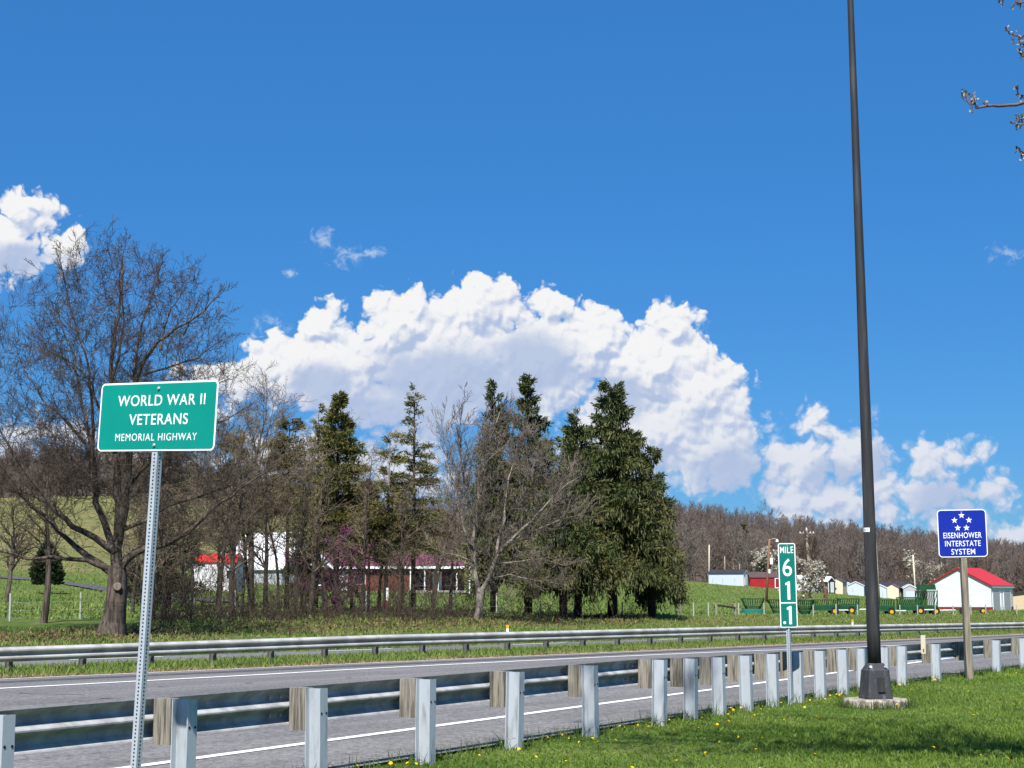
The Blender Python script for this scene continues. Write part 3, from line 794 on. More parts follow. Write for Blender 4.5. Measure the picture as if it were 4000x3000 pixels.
# blue star sign
YE = 32.4
ge = GP(3778, YE)
ct = P(3754, 2083, YE)
es = thing('road_sign', 'square blue interstate system sign with five white stars on a weathered wooden post', 'sign', (ge[0], YE, ge[2]), 0, None, 0, rad(-1.1))
H = ct[2] - ge[2]
MB().box((0.01, 0.08, (H + 0.3) / 2 - 0.1), (0.115, 0.14, H + 0.3)).build('post', WOODS, es)
we, he = 190 / 6551 * YE, 186 / 6551 * YE
pe = panel(we, he, 0.075, 0.017, BLUEF, es, H, 0.0, (0, rad(0.2), rad(-3)))
u = we / 190
for k, (sx, sz) in enumerate(((0, 70), (-28, 51), (28, 51), (-17, 21), (17, 21))):
    pts = []
    for a in range(10):
        r = 13.0 * u if a % 2 == 0 else 5.2 * u
        t = rad(90 + 36 * a); pts.append((sx * u + r * math.cos(t), 0, sz * u + r * math.sin(t)))
    MB().prism(pts[::-1], (0, -0.003, 0), (0, -0.0015, 0)).build('star', WHITEP, pe)
text('EISENHOWER', 23 * u * 1.36, 0, -9 * u, pe, wfit=148 * u)
text('INTERSTATE', 23 * u * 1.36, 0, -41 * u, pe, wfit=138 * u)
text('SYSTEM', 23 * u * 1.36, 0, -73 * u, pe, wfit=92 * u)
bolt(pe, 0, 82 * u, 0.014)

# ------------------------------------------------------------------ lamp pole
YL = 24.3
gl = GP(3410, YL)
lp = thing('lamp_pole', 'tall dark bronze lamp pole with a square tapered base on a stained concrete pad', 'lamp post', gl)
pad = MB()
n = 24; r = 0.465
prof = [(r * 0.97, -0.15), (r, 0.02), (r * 0.985, 0.10), (r * 0.95, 0.125)]
vs = []; fsx = []
for rr, z in prof:
    for k in range(n):
        a = 2 * math.pi * k / n; vs.append((rr * math.cos(a) * (1 + 0.012 * math.sin(5 * a)), rr * math.sin(a), z))
for i in range(len(prof) - 1):
    for k in range(n): fsx.append((i * n + k, i * n + (k + 1) % n, (i + 1) * n + (k + 1) % n, (i + 1) * n + k))
fsx.append(tuple((len(prof) - 1) * n + k for k in range(n)))
pad.add(vs, fsx); pad.build('concrete_pad', CONC, lp)
bz = 0.128
cov = MB()
def ring(w, z, c=0.18):
    h = w / 2; k = h * (1 - c); return [(k, -h, z), (h, -k, z), (h, k, z), (k, h, z), (-k, h, z), (-h, k, z), (-h, -k, z), (-k, -h, z)]
rs = [ring(0.385, bz), ring(0.385, bz + 0.035), ring(0.372, bz + 0.037), ring(0.315, bz + 0.40), ring(0.285, bz + 0.42), ring(0.21, bz + 0.50, 0.4)]
vs = [v for q in rs for v in q]; fsx = [(i * 8 + k, i * 8 + (k + 1) % 8, (i + 1) * 8 + (k + 1) % 8, (i + 1) * 8 + k) for i in range(5) for k in range(8)]
fsx += [tuple(range(7, -1, -1)), tuple(40 + k for k in range(8))]
cov.add(vs, fsx); co = cov.build('base_cover', BRONZEW, lp); co.rotation_euler = (0, 0, rad(14))
bt = MB().tube([(0, 0, 0), (0, -0.02, 0)], 0.022, 10).build('bolt', GALVP, lp); bt.location = (-0.095, -0.135, bz + 0.445); bt.rotation_euler = (rad(-25), 0, rad(14))
bt = MB().tube([(0, 0, 0), (0, -0.02, 0)], 0.022, 10).build('bolt', GALVP, lp); bt.location = (0.12, -0.11, bz + 0.445); bt.rotation_euler = (rad(-25), 0, rad(50))
hh_ = MB().box((0, 0, 0), (0.11, 0.012, 0.20)).build('hand_hole_cover', BRONZE, lp); hh_.location = (0.047, -0.187, bz + 0.2); hh_.rotation_euler = (rad(-4.5), 0, rad(14))
zs = np.linspace(bz + 0.47, 12.6, 24)
top = P(3321.5, 0, YL); 
dxl = (top[0] - gl[0]) / (top[2] - gl[2])
pl_ = MB().tube([((z - bz) * (dxl) * 1.0 + 0.0 - (0.0), 0, z) for z in zs], [0.1 - 0.0052 * (z - bz) for z in zs], 20)
pl_.build('shaft', BRONZE, lp, True)
tz = P(3373, 2070, YL)[2] - gl[2]
st = MB()
rr = 0.1 - 0.0052 * (tz - bz) + 0.002; xs = (tz - bz) * dxl
va = []
for z in (-0.03, 0.03):
    for a in np.linspace(rad(182), rad(258), 8): va.append((xs + rr * math.cos(a), rr * math.sin(a), tz + z))
st.add(va, [(k, k + 1, 8 + k + 1, 8 + k) for k in range(7)]); st.build('number_tag', WHITEP, lp)
tg = MB()
for a in (208, 222, 236):
    a = rad(a); tg.tube([(xs + (rr + 0.001) * math.cos(a), (rr + 0.001) * math.sin(a), tz - 0.016), (xs + (rr + 0.001) * math.cos(a), (rr + 0.001) * math.sin(a), tz + 0.016)], 0.004, 5)
tg.build('tag_digits', BRONZE, lp)

# ------------------------------------------------------------------ buildings
def building(name, label, x, Y, yaw, W, L, hw, hr, wall, roof, base=None, over=0.12, z=None, group=None, cat='shed', trim=None, sink=0.3, rt=0.07):
    """gable ends face local -y and +y; yaw turns the whole about the vertical. base point = centre of the footprint"""
    X = XofP(x, Y); zz = gz(X, Y) if z is None else z
    t = thing(name, label, cat, (X, Y, zz), rad(yaw), group)
    pent = [(-W / 2, 0, -sink), (W / 2, 0, -sink), (W / 2, 0, hw), (0, 0, hw + hr), (-W / 2, 0, hw)]
    MB().prism(pent, (0, -L / 2, 0), (0, L / 2, 0)).build('wall', wall, t)
    if base: MB().prism([(-W / 2 - 0.03, 0, -sink), (W / 2 + 0.03, 0, -sink), (W / 2 + 0.03, 0, base[1]), (-W / 2 - 0.03, 0, base[1])], (0, -L / 2 - 0.03, 0), (0, L / 2 + 0.03, 0)).build('base_band', base[0], t)
    sl = hr / (W / 2); oo = over
    for sgn_ in (-1, 1):
        a = [(0, 0, hw + hr + 0.012), (sgn_ * (W / 2 + oo), 0, hw - sl * oo + 0.012), (sgn_ * (W / 2 + oo), 0, hw - sl * oo + 0.012 + rt), (0, 0, hw + hr + 0.012 + rt)]
        r = MB().prism(a if sgn_ > 0 else a[::-1], (0, -L / 2 - oo, 0), (0, L / 2 + oo, 0)).build('roof', roof, t)
        if trim:
            for e in (-1, 1):
                a2 = [(0, 0, hw + hr - 0.11), (sgn_ * (W / 2 + oo), 0, hw - sl * oo - 0.11), (sgn_ * (W / 2 + oo), 0, hw - sl * oo + 0.008), (0, 0, hw + hr + 0.008)]
                y0 = e * (L / 2 + oo); y1 = e * (L / 2 + oo - 0.05)
                MB().prism(a2, (0, min(y0, y1), 0), (0, max(y0, y1), 0)).build('gable_trim', trim, r)
    return t
def front(t, name, x, z, w, h, mt, L, y=None, d=0.05, frame=None, fw=0.09):
    """a door or window proud of the front gable (local -y)"""
    o = MB().box((x, -L / 2 - d / 2, z + h / 2), (w, d, h)).build(name, mt, t)
    if frame:
        f = MB(); yy = -L / 2 - d / 2 - 0.012
        for cx, cz, ww, hh in ((x - w / 2, z + h / 2, fw, h + fw), (x + w / 2, z + h / 2, fw, h + fw), (x, z, w - fw, fw), (x, z + h, w - fw, fw)):
            f.box((cx, yy, cz), (ww, d, hh))
        f.build('frame', frame, o)
    return o
def side(t, name, y, z, w, h, mt, W, s=1, d=0.05, frame=None, fw=0.09):
    o = MB().box((s * (W / 2 + d / 2), y, z + h / 2), (d, w, h)).build(name, mt, t)
    if frame:
        f = MB(); xx = s * (W / 2 + d / 2 + 0.012)
        for cy, cz, ww, hh in ((y - w / 2, z + h / 2, fw, h + fw), (y + w / 2, z + h / 2, fw, h + fw), (y, z, w - fw, fw), (y, z + h, w - fw, fw)):
            f.box((xx, cy, cz), (d, ww, hh))
        f.build('frame', frame, o)
    return o

# white barn with the red roof
YB = 200
t = building('barn', 'white barn with red metal roof and two grey garage doors, behind the blue star sign', 3790, YB, -32, 7.6, 9.0, 2.95, 2.0, WHITES, REDP, (MAROON, 0.42), 0.22, cat='barn', trim=MAROON, sink=0.6)
for y in (-2.6, 1.9): side(t, 'garage_door', y, 0.0, 2.9, 2.35, GREYS, 7.6, 1, 0.06, WHITEP)
side(t, 'door', -0.3, 0.0, 0.9, 2.05, WHITEP, 7.6, 1, 0.06)
MB().box((7.6 / 2 + 0.13, 0, 2.78), (0.12, 9.2, 0.2)).build('gutter', WHITEP, t)
t = building('storage_building', 'low tan building with flat grey roof at the right edge, beside the white barn', 4010, 212, -18, 8.0, 7.0, 1.75, 0.5, TAN, BROWNR, None, 0.3, cat='building', sink=0.6)

SG = 'small garden sheds in a row on the slope below the wood'
def shed(lab, x, Y, yaw, W, L, hw, hr, wall, roof, z=0.0, **k):
    return building('garden_shed', lab, x, Y, yaw, W, L, hw, hr, wall, roof, group=SG, trim=k.get('trim'), z=gz(XofP(x, Y), Y) + z, sink=0.8)
t = shed('long blue grey shed with dark roof and white doors, leftmost of the sheds', 2846, 283, 66, 2.6, 6.1, 1.95, 0.62, BLUEG, DGREY, trim=WHITEP)
front(t, 'door', 0, 0.0, 1.5, 1.8, WHITEP, 6.1, None, 0.06)
for y in (-1.5, 0.6, 2.3): side(t, 'vent_slot', y, 0.5, 0.12, 0.7, GREYS, 2.6, -1, 0.03)
t = shed('deep red shed with brown roof and a white framed door, behind the mile marker', 2992, 286, 84, 2.8, 5.4, 1.75, 0.85, REDW, BROWNR, trim=None)
side(t, 'door', -1.95, 0.0, 0.85, 1.6, MAROON, 2.8, -1, 0.06, WHITEP, 0.12)
t = shed('white shed with pale roof, half hidden by the flowering tree', 3128, 284, 60, 2.6, 4.5, 1.9, 0.6, WHITEV, GREYR)
t = shed('black shed with white roof and open dark doorways', 3212, 284, 48, 2.5, 3.6, 1.85, 0.75, BLACKS, GREYR, trim=GREYR)
side(t, 'white_sign', 0.9, 0.9, 0.5, 0.85, WHITEP, 2.5, -1, 0.05)
front(t, 'door', -0.95, 0, 0.22, 1.8, WHITEP, 3.6, None, 0.06); front(t, 'door', 0.25, 0, 1.0, 1.75, WHITEP, 3.6, None, 0.06)
t = shed('narrow cream shed with grey roof beside the black shed', 3276, 286, -24, 2.2, 3.2, 2.0, 0.55, CREAM, BROWNR)
front(t, 'vent_slot', 0.1, 0.6, 0.1, 0.6, GREYS, 3.2, None, 0.03)
t = shed('small blue shed squeezed behind the cream shed and the grey blue shed', 3304, 290, -10, 1.9, 3.0, 2.0, 0.45, BLUEG, DGREY)
t = shed('grey blue shed with pale roof edge, just left of the lamp pole', 3345, 282, -14, 2.7, 3.6, 1.75, 0.62, BLUEG, BROWNR, trim=GREYR)
front(t, 'vent_slot', -0.5, 0.6, 0.1, 0.7, GREYS, 3.6, None, 0.03)
t = shed('light blue shed with grey roof, just right of the lamp pole', 3437, 282, -12, 2.2, 3.4, 1.65, 0.5, BLUEG, GREYS, trim=GREYR)
front(t, 'door', -0.75, 0.0, 0.6, 1.5, WHITEP, 3.4, None, 0.05); front(t, 'vent_slot', 0.45, 0.3, 0.12, 0.7, GREYS, 3.4, None, 0.03)
t = shed('cream shed with plum roof between two paler sheds', 3490, 284, -22, 2.3, 3.2, 1.85, 0.62, CREAM, PURPLE)
side(t, 'shutter', 0.2, 0.5, 0.6, 0.9, GREYS, 2.3, 1, 0.04)
t = shed('plain grey shed with grey roof, next to the tall green feeder', 3550, 284, -6, 2.2, 3.4, 1.95, 0.55, GREYS, GREYS, trim=WHITEP)
front(t, 'door', 0.1, 0.0, 1.6, 1.35, BLUEG, 3.4, None, 0.04)
t = building('storage_shed', 'long low black roofed building behind the row of garden sheds', 3440, 305, 86, 4.0, 12.0, 1.9, 0.75, BLACKS, DGREY, cat='building', sink=1.2)

# brick ranch house in the trees
YH_ = 172
def hx(px): return XofP(px, YH_)
hz = gz(hx(1500), YH_) - 0.1
house = thing('brick_house', 'long red brick house with plum roof, brick chimney and white porch posts, behind the trees', 'house', (hx(1500), YH_, hz), rad(-3))
def hl_(px): return (px - 1500) * YH_ / 6551
x0, x1 = hl_(1168), hl_(1805); hwall = 2.62
MB().prism([(0, 0, -1.0), (0, 7.0, -1.0), (0, 7.0, hwall), (0, 0, hwall)], (x0, 0, 0), (hl_(1600), 0, 0)).build('wall', BRICK, house)
MB().prism([(0, 2.2, -1.0), (0, 7.0, -1.0), (0, 7.0, hwall), (0, 2.2, hwall)], (hl_(1600) + 0.003, 0, 0), (x1 - 0.3, 0, 0)).build('wall', BRICK, house)
rf = MB(); e = 0.45; yr = 3.5; zr = hwall + 1.25
A = [(x0 - 0.3, -e, hwall - 0.05), (x1 + 0.3, -e, hwall - 0.05), (x1 - 1.6, yr, zr), (x0 + 0.2, yr, zr), (x0 - 0.3, 7 + e, hwall - 0.05), (x1 + 0.3, 7 + e, hwall - 0.05)]
A2 = [(a[0], a[1], a[2] + 0.12) for a in A]
rf.add(A2 + A, [(0, 1, 2, 3), (1, 5, 2), (5, 4, 3, 2), (4, 0, 3), (6, 9, 8, 7), (7, 8, 11), (8, 9, 10, 11), (9, 6, 10), (0, 6, 7, 1), (1, 7, 11, 5), (5, 11, 10, 4), (4, 10, 6, 0)])
roof = rf.build('roof', PURPLE, house)
MB().box(((x0 + x1) / 2, -e - 0.03, hwall - 0.12), (x1 - x0 + 0.6, 0.05, 0.24)).build('fascia', WHITEP, house)
ch = MB().box((hl_(1738), 3.0, zr + 0.05), (1.45, 0.8, 2.0)).build('chimney', BRICK, roof)
MB().box((hl_(1738), 3.0, zr + 1.09), (1.6, 0.95, 0.12)).build('chimney_cap', BRICK, roof)
for px in (1605, 1660, 1713, 1786, 1836):
    MB().box((hl_(px), -0.25, hwall / 2 - 0.45), (0.14, 0.14, hwall + 0.9)).build('porch_post', WHITEP, house)
MB().box((hl_(1715), 0.9, 0.06), (hl_(1836) - hl_(1600), 2.5, 0.25)).build('porch_floor', CONC, house)
for px in (1640, 1755): 
    o = MB().box((hl_(px), 2.17, 1.35), (1.3, 0.05, 1.3)).build('window', GLASS, house)
    MB().box((hl_(px), 2.155, 0.66), (1.45, 0.05, 0.09)).build('sill', WHITEP, o)
o = MB().box((hl_(1700), 2.17, 1.1), (0.95, 0.05, 2.05)).build('door', WHITEP, house)
o = MB().box((hl_(1405), -0.03, 1.45), (0.95, 0.06, 1.25)).build('window', GLASS, house)
for dx in (-0.52, 0.52): MB().box((hl_(1405) + dx, -0.045, 1.45), (0.1, 0.06, 1.4)).build('frame', WHITEP, o)
MB().box((hl_(1405), -0.045, 0.8), (0.94, 0.06, 0.1)).build('frame', WHITEP, o)
o = MB().box((hl_(1340), -0.03, 1.1), (0.9, 0.06, 2.1)).build('door', WHITEP, house)
# front gable
gx = hl_(1236); gw = 3.3
MB().prism([(gx - gw / 2, 0, -1.0), (gx + gw / 2, 0, -1.0), (gx + gw / 2, 0, 2.5), (gx - gw / 2, 0, 2.5)], (0, -1.6, 0), (0, 0.02, 0)).build('wall', BRICK, house)
MB().prism([(gx - gw / 2, 0, 2.503), (gx + gw / 2, 0, 2.503), (gx, 0, 3.75)], (0, -1.6, 0), (0, 2.6, 0)).build('gable', WHITEV, house)
for s in (-1, 1):
    a = [(gx, 0, 3.78), (gx + s * (gw / 2 + 0.35), 0, 2.26), (gx + s * (gw / 2 + 0.35), 0, 2.36), (gx, 0, 3.88)]
    MB().prism(a if s > 0 else a[::-1], (0, -1.95, 0), (0, 2.8, 0)).build('gable_roof', WHITEP, house)
o = MB().box((gx, -1.63, 1.35), (1.5, 0.06, 1.2)).build('window', GLASS, house)
MB().box((gx, -1.64, 0.7), (1.65, 0.06, 0.1)).build('sill', WHITEP, o)

t = building('barn', 'grey barn with broad pale metal roof, behind the bare saplings left of the brick house', 1075, 196, 62, 9.0, 8.2, 1.7, 4.1, GREYS, GREYR, None, 0.3, cat='barn', sink=1.4)
t = building('white_shed', 'white board shed with low red roof and one dark window, left of the brick house', 848, 166, 84, 3.2, 4.5, 2.75, 0.75, WHITEV, REDP, None, 0.14, cat='shed', trim=WHITEP, sink=0.8)
side(t, 'window', -1.72, 1.25, 0.62, 0.66, GLASS, 3.2, -1, 0.05, BLACKS, 0.06)

# ------------------------------------------------------------------ poles
def pole(label, x, Y, ytop, r, mt, px_top=None, arms=None, gd=0.0, cat='utility pole', name='utility_pole'):
    g = GP(x, Y); tz = z_at(ytop, Y) - g[2]; dx = ((px_top or x) - x) * Y / 6551
    t = thing(name, label, cat, g)
    MB().tube([(0, 0, -0.5), (dx * 0.5, 0, tz * 0.5), (dx, 0, tz)], [r, r * 0.9, r * 0.78], 8).build('pole', mt, t, True)
    if arms == 'cross':
        MB().box((dx, -0.15, tz - 0.55), (2.2, 0.12, 0.12)).build('crossarm', POLEW, t)
        for k in (-0.95, -0.5, 0.5, 0.95):
            MB().tube([(dx + k, -0.15, tz - 0.49), (dx + k, -0.15, tz - 0.32)], 0.07, 6).build('insulator', WHITEP, t)
        MB().tube([(dx, 0, tz), (dx, 0, tz + 0.25)], 0.09, 6).build('insulator', WHITEP, t)
    if arms == 'lamp':
        MB().tube([(dx, 0, tz - 0.1), (dx + 0.5, -0.05, tz + 0.05), (dx + 0.9, -0.1, tz - 0.05)], 0.035, 6).build('bracket', GALVW, t)
        MB().tube([(dx + 0.9, -0.1, tz - 0.05), (dx + 0.92, -0.1, tz - 0.35)], [0.1, 0.2], 8).build('lamp_head', WHITEP, t)
        MB().tube([(dx + 0.18, -0.1, tz - 3.1), (dx + 0.18, -0.1, tz - 2.3)], 0.2, 8).build('transformer', WHITEP, t)
        MB().tube([(dx - 0.1, -0.1, tz - 4.2), (dx - 0.1, -0.1, tz - 3.7)], 0.14, 8).build('transformer', WHITEP, t)
    if arms == 'small':
        MB().tube([(dx - 0.25, -0.05, tz - 0.15), (dx - 0.3, -0.05, tz + 0.2)], 0.08, 6).build('insulator', WHITEP, t)
    return t
pole('slim pale utility pole beside the left end of the blue grey shed', 2770, 292, 2128, 0.11, BEIGE, 2773)
pole('short pale pole in front of the wood behind the dark roofed shed', 2833, 296, 2172, 0.10, POLEW)
pole('shortest bare pole behind the dark roofed shed', 2891, 296, 2202, 0.09, POLEW)
pole('reddish brown leaning utility pole with lamp bracket, left of the mile marker', 2992, 205, 2105, 0.16, POLEB, 3010, 'lamp')
pole('tall grey utility pole with crossarm, right of the mile marker', 3166, 240, 2068, 0.20, POLEW, 3156, 'cross')
pole('thick weathered utility pole close to the right side of the lamp pole', 3433, 235, 2103, 0.22, POLEW, 3424, 'small')
pole('slim pale pole rising behind the green feeder', 3577, 300, 2168, 0.16, BEIGE, 3571)

# ------------------------------------------------------------------ wire fence
FPX = [(-160, 71), (41, 73.5), (180, 74.5), (316, 75.5), (460, 77), (600, 78.5), (760, 80.5), (920, 82), (1090, 84), (1260, 86), (1430, 88), (1600, 90), (1770, 92), (1940, 94), (2110, 96), (2270, 98),
       (2430, 99.5), (2560, 101), (2640, 102.5), (2708, 104), (2766, 105.5), (2884, 109), (2983, 112), (3080, 114.5), (3175, 117.5), (3264, 120), (3348, 122.5), (3430, 125), (3513, 128), (3582, 130.5), (3651, 133), (3721, 136), (3790, 139), (3848, 142), (3969, 147), (4100, 152)]
fpts = [GP(x, Y) for x, Y in FPX]
fo = fpts[20]
fence = thing('wire_fence', 'woven wire fence on thin steel posts along the edge of the field', 'fence', fo)
for (x, Y), g in zip(FPX, fpts):
    h = 0.86 if x > 2000 else 1.2
    MB().box((0, 0, h / 2 - 0.1), (0.075, 0.06, h + 0.2)).build('post', TPOST, fence).location = tuple(g - fo)
for h in (0.12, 0.45, 0.8):
    b = MB()
    for a, c in zip(fpts[:-1], fpts[1:]): b.tube([a - fo + (0, 0, h), (a + c) / 2 - fo + (0, 0, h - 0.015), c - fo + (0, 0, h)], 0.0045, 3, False)
    b.build('wire', WIRE, fence)
g0 = GP(2797, 107.5); g1 = GP(2871, 110)
gt = thing('wooden_rail_gate', 'short grey wooden rail frame in the wire fence, left of the fan shaped feeder', 'gate', g0)
for k, p in enumerate((g0, g1)):
    MB().box((0, 0, 0.3), (0.13, 0.13, 1.0)).build('post', POLEW, gt).location = tuple(p - g0)
d = g1 - g0
MB().tube([(0, 0, 0.72), tuple(d + np.array([0, 0, 0.52]))], 0.06, 6).build('rail', BARKD, gt)

# ------------------------------------------------------------------ green farm machinery behind the fence
def feeder(label, x, Y, w, h, pan, flare=0.35, bars=13):
    g = GP(x, Y); t = thing('hay_feeder', label, 'hay feeder', g, 0, 'green hay feeders by the fence')
    r = w / 2
    p = MB(); n = 20
    vs = [(r * math.cos(2 * math.pi * k / n), r * 0.75 * math.sin(2 * math.pi * k / n), z) for z in (-0.1, pan) for k in range(n)]
    p.add(vs, [(k, (k + 1) % n, n + (k + 1) % n, n + k) for k in range(n)]); p.build('pan', TEALM, t)
    b = MB()
    for k in range(bars * 2):
        a = 2 * math.pi * k / (bars * 2)
        b.tube([(r * 0.42 * math.cos(a), r * 0.35 * math.sin(a), pan * 0.4), (r * 0.75 * math.cos(a), r * 0.6 * math.sin(a), h * 0.55), (r * 1.02 * math.cos(a), r * 0.8 * math.sin(a), h)], 0.032, 4)
    b.build('slanted_bars', GREENM, t, kind='stuff')
    rg = MB()
    for z, k in ((h, 1.02), (h * 0.5, 0.72)):
        pts = [(r * k * math.cos(a), r * k * 0.78 * math.sin(a), z) for a in np.linspace(0, 2 * math.pi, 21)]
        rg.tube(pts, 0.03, 4, False)
    rg.build('hoop', GREENM, t)
    return t
feeder('round hay feeder of fanned green bars with teal pan, nearest the wooden rail gate', 2940, 128, 1.75, 1.22, 0.45)
feeder('round green hay feeder half hidden behind the mile marker post', 3040, 130, 1.7, 1.15, 0.12)
feeder('round green hay feeder just right of the mile marker', 3142, 130, 1.5, 1.2, 0.12)
WHEEL = None
def wagon(label, x, Y, w, h, rows=1, roof=False, wheels=(-0.4, 0.4), lean=0.35, deck=0.42):
    g = GP(x, Y); t = thing('hay_wagon', label, 'farm wagon', g, rad(-4), 'green farm wagons behind the fence')
    MB().box((0, 0, deck), (w, 1.5, 0.14)).build('deck', GREENM, t)
    MB().box((0, 0, deck + 0.23), (w * 0.97, 1.42, 0.32)).build('trough', GREENM, t)
    b = MB(); n = int(w / 0.17)
    z0 = deck + 0.36
    for rr in range(rows):
        for k in range(n):
            xx = -w / 2 + (k + 0.5) * w / n
            for yy in (-0.72, 0.72):
                b.tube([(xx - lean * 0.12, yy, z0), (xx + lean * 0.12, yy * 1.08, z0 + h)], 0.03, 4)
        z0 += h
    b.build('slanted_bars', GREENM, t, kind='stuff')
    r2 = MB()
    for yy in (-0.76, 0.76): r2.box((0, yy, z0), (w, 0.06, 0.07))
    for xx in (-w / 2, w / 2): r2.box((xx, 0, z0), (0.06, 1.46, 0.07))
    r2.build('top_rail', GREENM, t)
    for xx in (-w / 2 + 0.04, w / 2 - 0.04):
        for yy in (-0.74, 0.74): MB().box((xx, yy, (z0 + deck) / 2), (0.08, 0.08, z0 - deck)).build('upright', GREENM, t)
    for f in wheels:
        for yy in (-0.86, 0.86):
            wh = MB().tube([(f * w, yy - 0.10, 0.3), (f * w, yy + 0.10, 0.3)], 0.33, 14).build('wheel', RUBBER, t)
            s = -1 if yy < 0 else 1
            MB().tube([(f * w, yy + s * 0.10, 0.3), (f * w, yy + s * 0.12, 0.3)], 0.155, 12).build('rim', YELP, wh)
    MB().box((w / 2 + 0.5, -0.2, 0.4), (1.0, 0.08, 0.08)).build('drawbar', GREYR, t)
    if roof:
        MB().prism([(-w / 2 * 0.85, 0, z0 + 0.1), (w / 2 * 0.85, 0, z0 + 0.1), (w / 2 * 0.75, 0, z0 + 0.55), (-w / 2 * 0.75, 0, z0 + 0.55)], (0, -0.85, 0), (0, 0.85, 0)).build('roof', GREENM, t)
    return t
wagon('low green hay wagon right of the white flowering tree', 3215, 135, 1.9, 0.42, 1, False, (0.42,))
wagon('low green hay wagon with yellow wheel hub, just left of the lamp pole', 3312, 137, 1.6, 0.45, 1, False, (0.1,))
wagon('low green hay wagon just right of the lamp pole', 3440, 139, 2.0, 0.5, 1, False, (0.36,))
wagon('green hay wagon with tall slanted slats between the lamp pole and the roofed feeder', 3552, 140, 1.9, 0.62, 1, False, (0.38,), 1.0)
wagon('tall roofed green feeder wagon with stacked slats, left of the white barn', 3618, 143, 1.65, 0.62, 2, True, (-0.3, 0.38), 0.6)
g = GP(3790, 150); t = thing('flat_trailer', 'low dark green flat trailer in front of the white barn', 'trailer', g, rad(-4))
MB().box((0, 0, 0.42), (2.7, 1.5, 0.12)).build('deck', GREENM, t)
for f in (-0.9, 0.9):
    wh = MB().tube([(f, -0.9, 0.28), (f, -0.72, 0.28)], 0.28, 12).build('wheel', RUBBER, t)
MB().tube([(0.9, -0.93, 0.28), (0.9, -0.905, 0.28)], 0.15, 10).build('rim', YELP, t)
MB().box((-1.9, 0, 0.36), (1.1, 0.1, 0.08)).build('drawbar', GREYR, t)

# small post by the brush
g = hit(1512, 2400); t = thing('marker_post', 'white post with red reflector low in the brush in front of the brick house', 'marker', g)
hpx = g[1] / 6551
MB().box((0, 0, 0.25), (0.10, 0.05, 0.8)).build('red_base', REDP, t)
MB().box((0, 0, 0.98), (0.11, 0.06, 0.65)).build('white_top', WHITEP, t)

# ------------------------------------------------------------------ trees
def nrm(v):
    l = math.sqrt(v[0] * v[0] + v[1] * v[1] + v[2] * v[2]) + 1e-9; return (v[0] / l, v[1] / l, v[2] / l)
def deflect(d, ang, R):
    a = (R.gauss(0, 1), R.gauss(0, 1), R.gauss(0, 1)); k = a[0] * d[0] + a[1] * d[1] + a[2] * d[2]
    u = nrm((a[0] - k * d[0], a[1] - k * d[1], a[2] - k * d[2])); c, s = math.cos(ang), math.sin(ang)
    return (d[0] * c + u[0] * s, d[1] * c + u[1] * s, d[2] * c + u[2] * s)
def grow(out, p, d, L, r, lvl, S, R, tips=None):
    n = S['n'][lvl]; st = L / n; last = lvl == len(S['n']) - 1
    wob, up, kids, ang, ratio, start = S['wob'][lvl], S['up'][lvl], S['kids'][lvl], S['ang'][lvl], S['ratio'][lvl], S['start'][lvl]
    rmin = S.get('rmin', 0.004)
    for i in range(n):
        d = nrm((d[0] + R.gauss(0, wob), d[1] + R.gauss(0, wob), d[2] + R.gauss(0, wob) + up))
        q = (p[0] + d[0] * st, p[1] + d[1] * st, p[2] + d[2] * st)
        ra = max(r * (1 - 0.85 * i / n), rmin); rb = max(r * (1 - 0.85 * (i + 1) / n), rmin * 0.8)
        out.append((*p, *q, ra, rb, lvl)); p = q
        t = (i + 1) / n
        if not last and t > start:
            k = kids * (1.0 / max(1, n * (1 - start)))
            m = int(k) + (R.random() < k - int(k))
            for _ in range(m):
                cd = deflect(d, R.uniform(*ang), R)
                if 'flat' in S: cd = nrm((cd[0], cd[1], cd[2] * S['flat'] + S.get('lift', 0)))
                grow(out, p, cd, L * ratio * (1.15 - 0.6 * t) * R.uniform(0.7, 1.25), max(rb * S.get('thin', 0.7), rmin), lvl + 1, S, R, tips)
    if tips is not None: tips.append((*p, *d))
BARE = dict(n=(9, 6, 5, 3), wob=(0.06, 0.13, 0.16, 0.2), up=(0.05, 0.07, 0.05, 0.03), kids=(16, 8, 5, 0), ang=((0.5, 0.95), (0.4, 0.9), (0.4, 0.9), (0, 0)), ratio=(0.42, 0.45, 0.45, 0), start=(0.25, 0.15, 0.1, 0), rmin=0.007)
def build_tree(t, segs, trunk_lv, mt_trunk, mt_crown, crown='crown', n_thick=8, n_thin=3):
    S = np.array([s[:8] for s in segs]); lv = np.array([s[8] for s in segs])
    a = lv <= trunk_lv
    obj('trunk', seg_mesh('trunk', S[a], n_thick), mt_trunk, t)
    if (~a).any(): obj(crown, seg_mesh(crown, S[~a], n_thin), mt_crown, t, 'stuff')
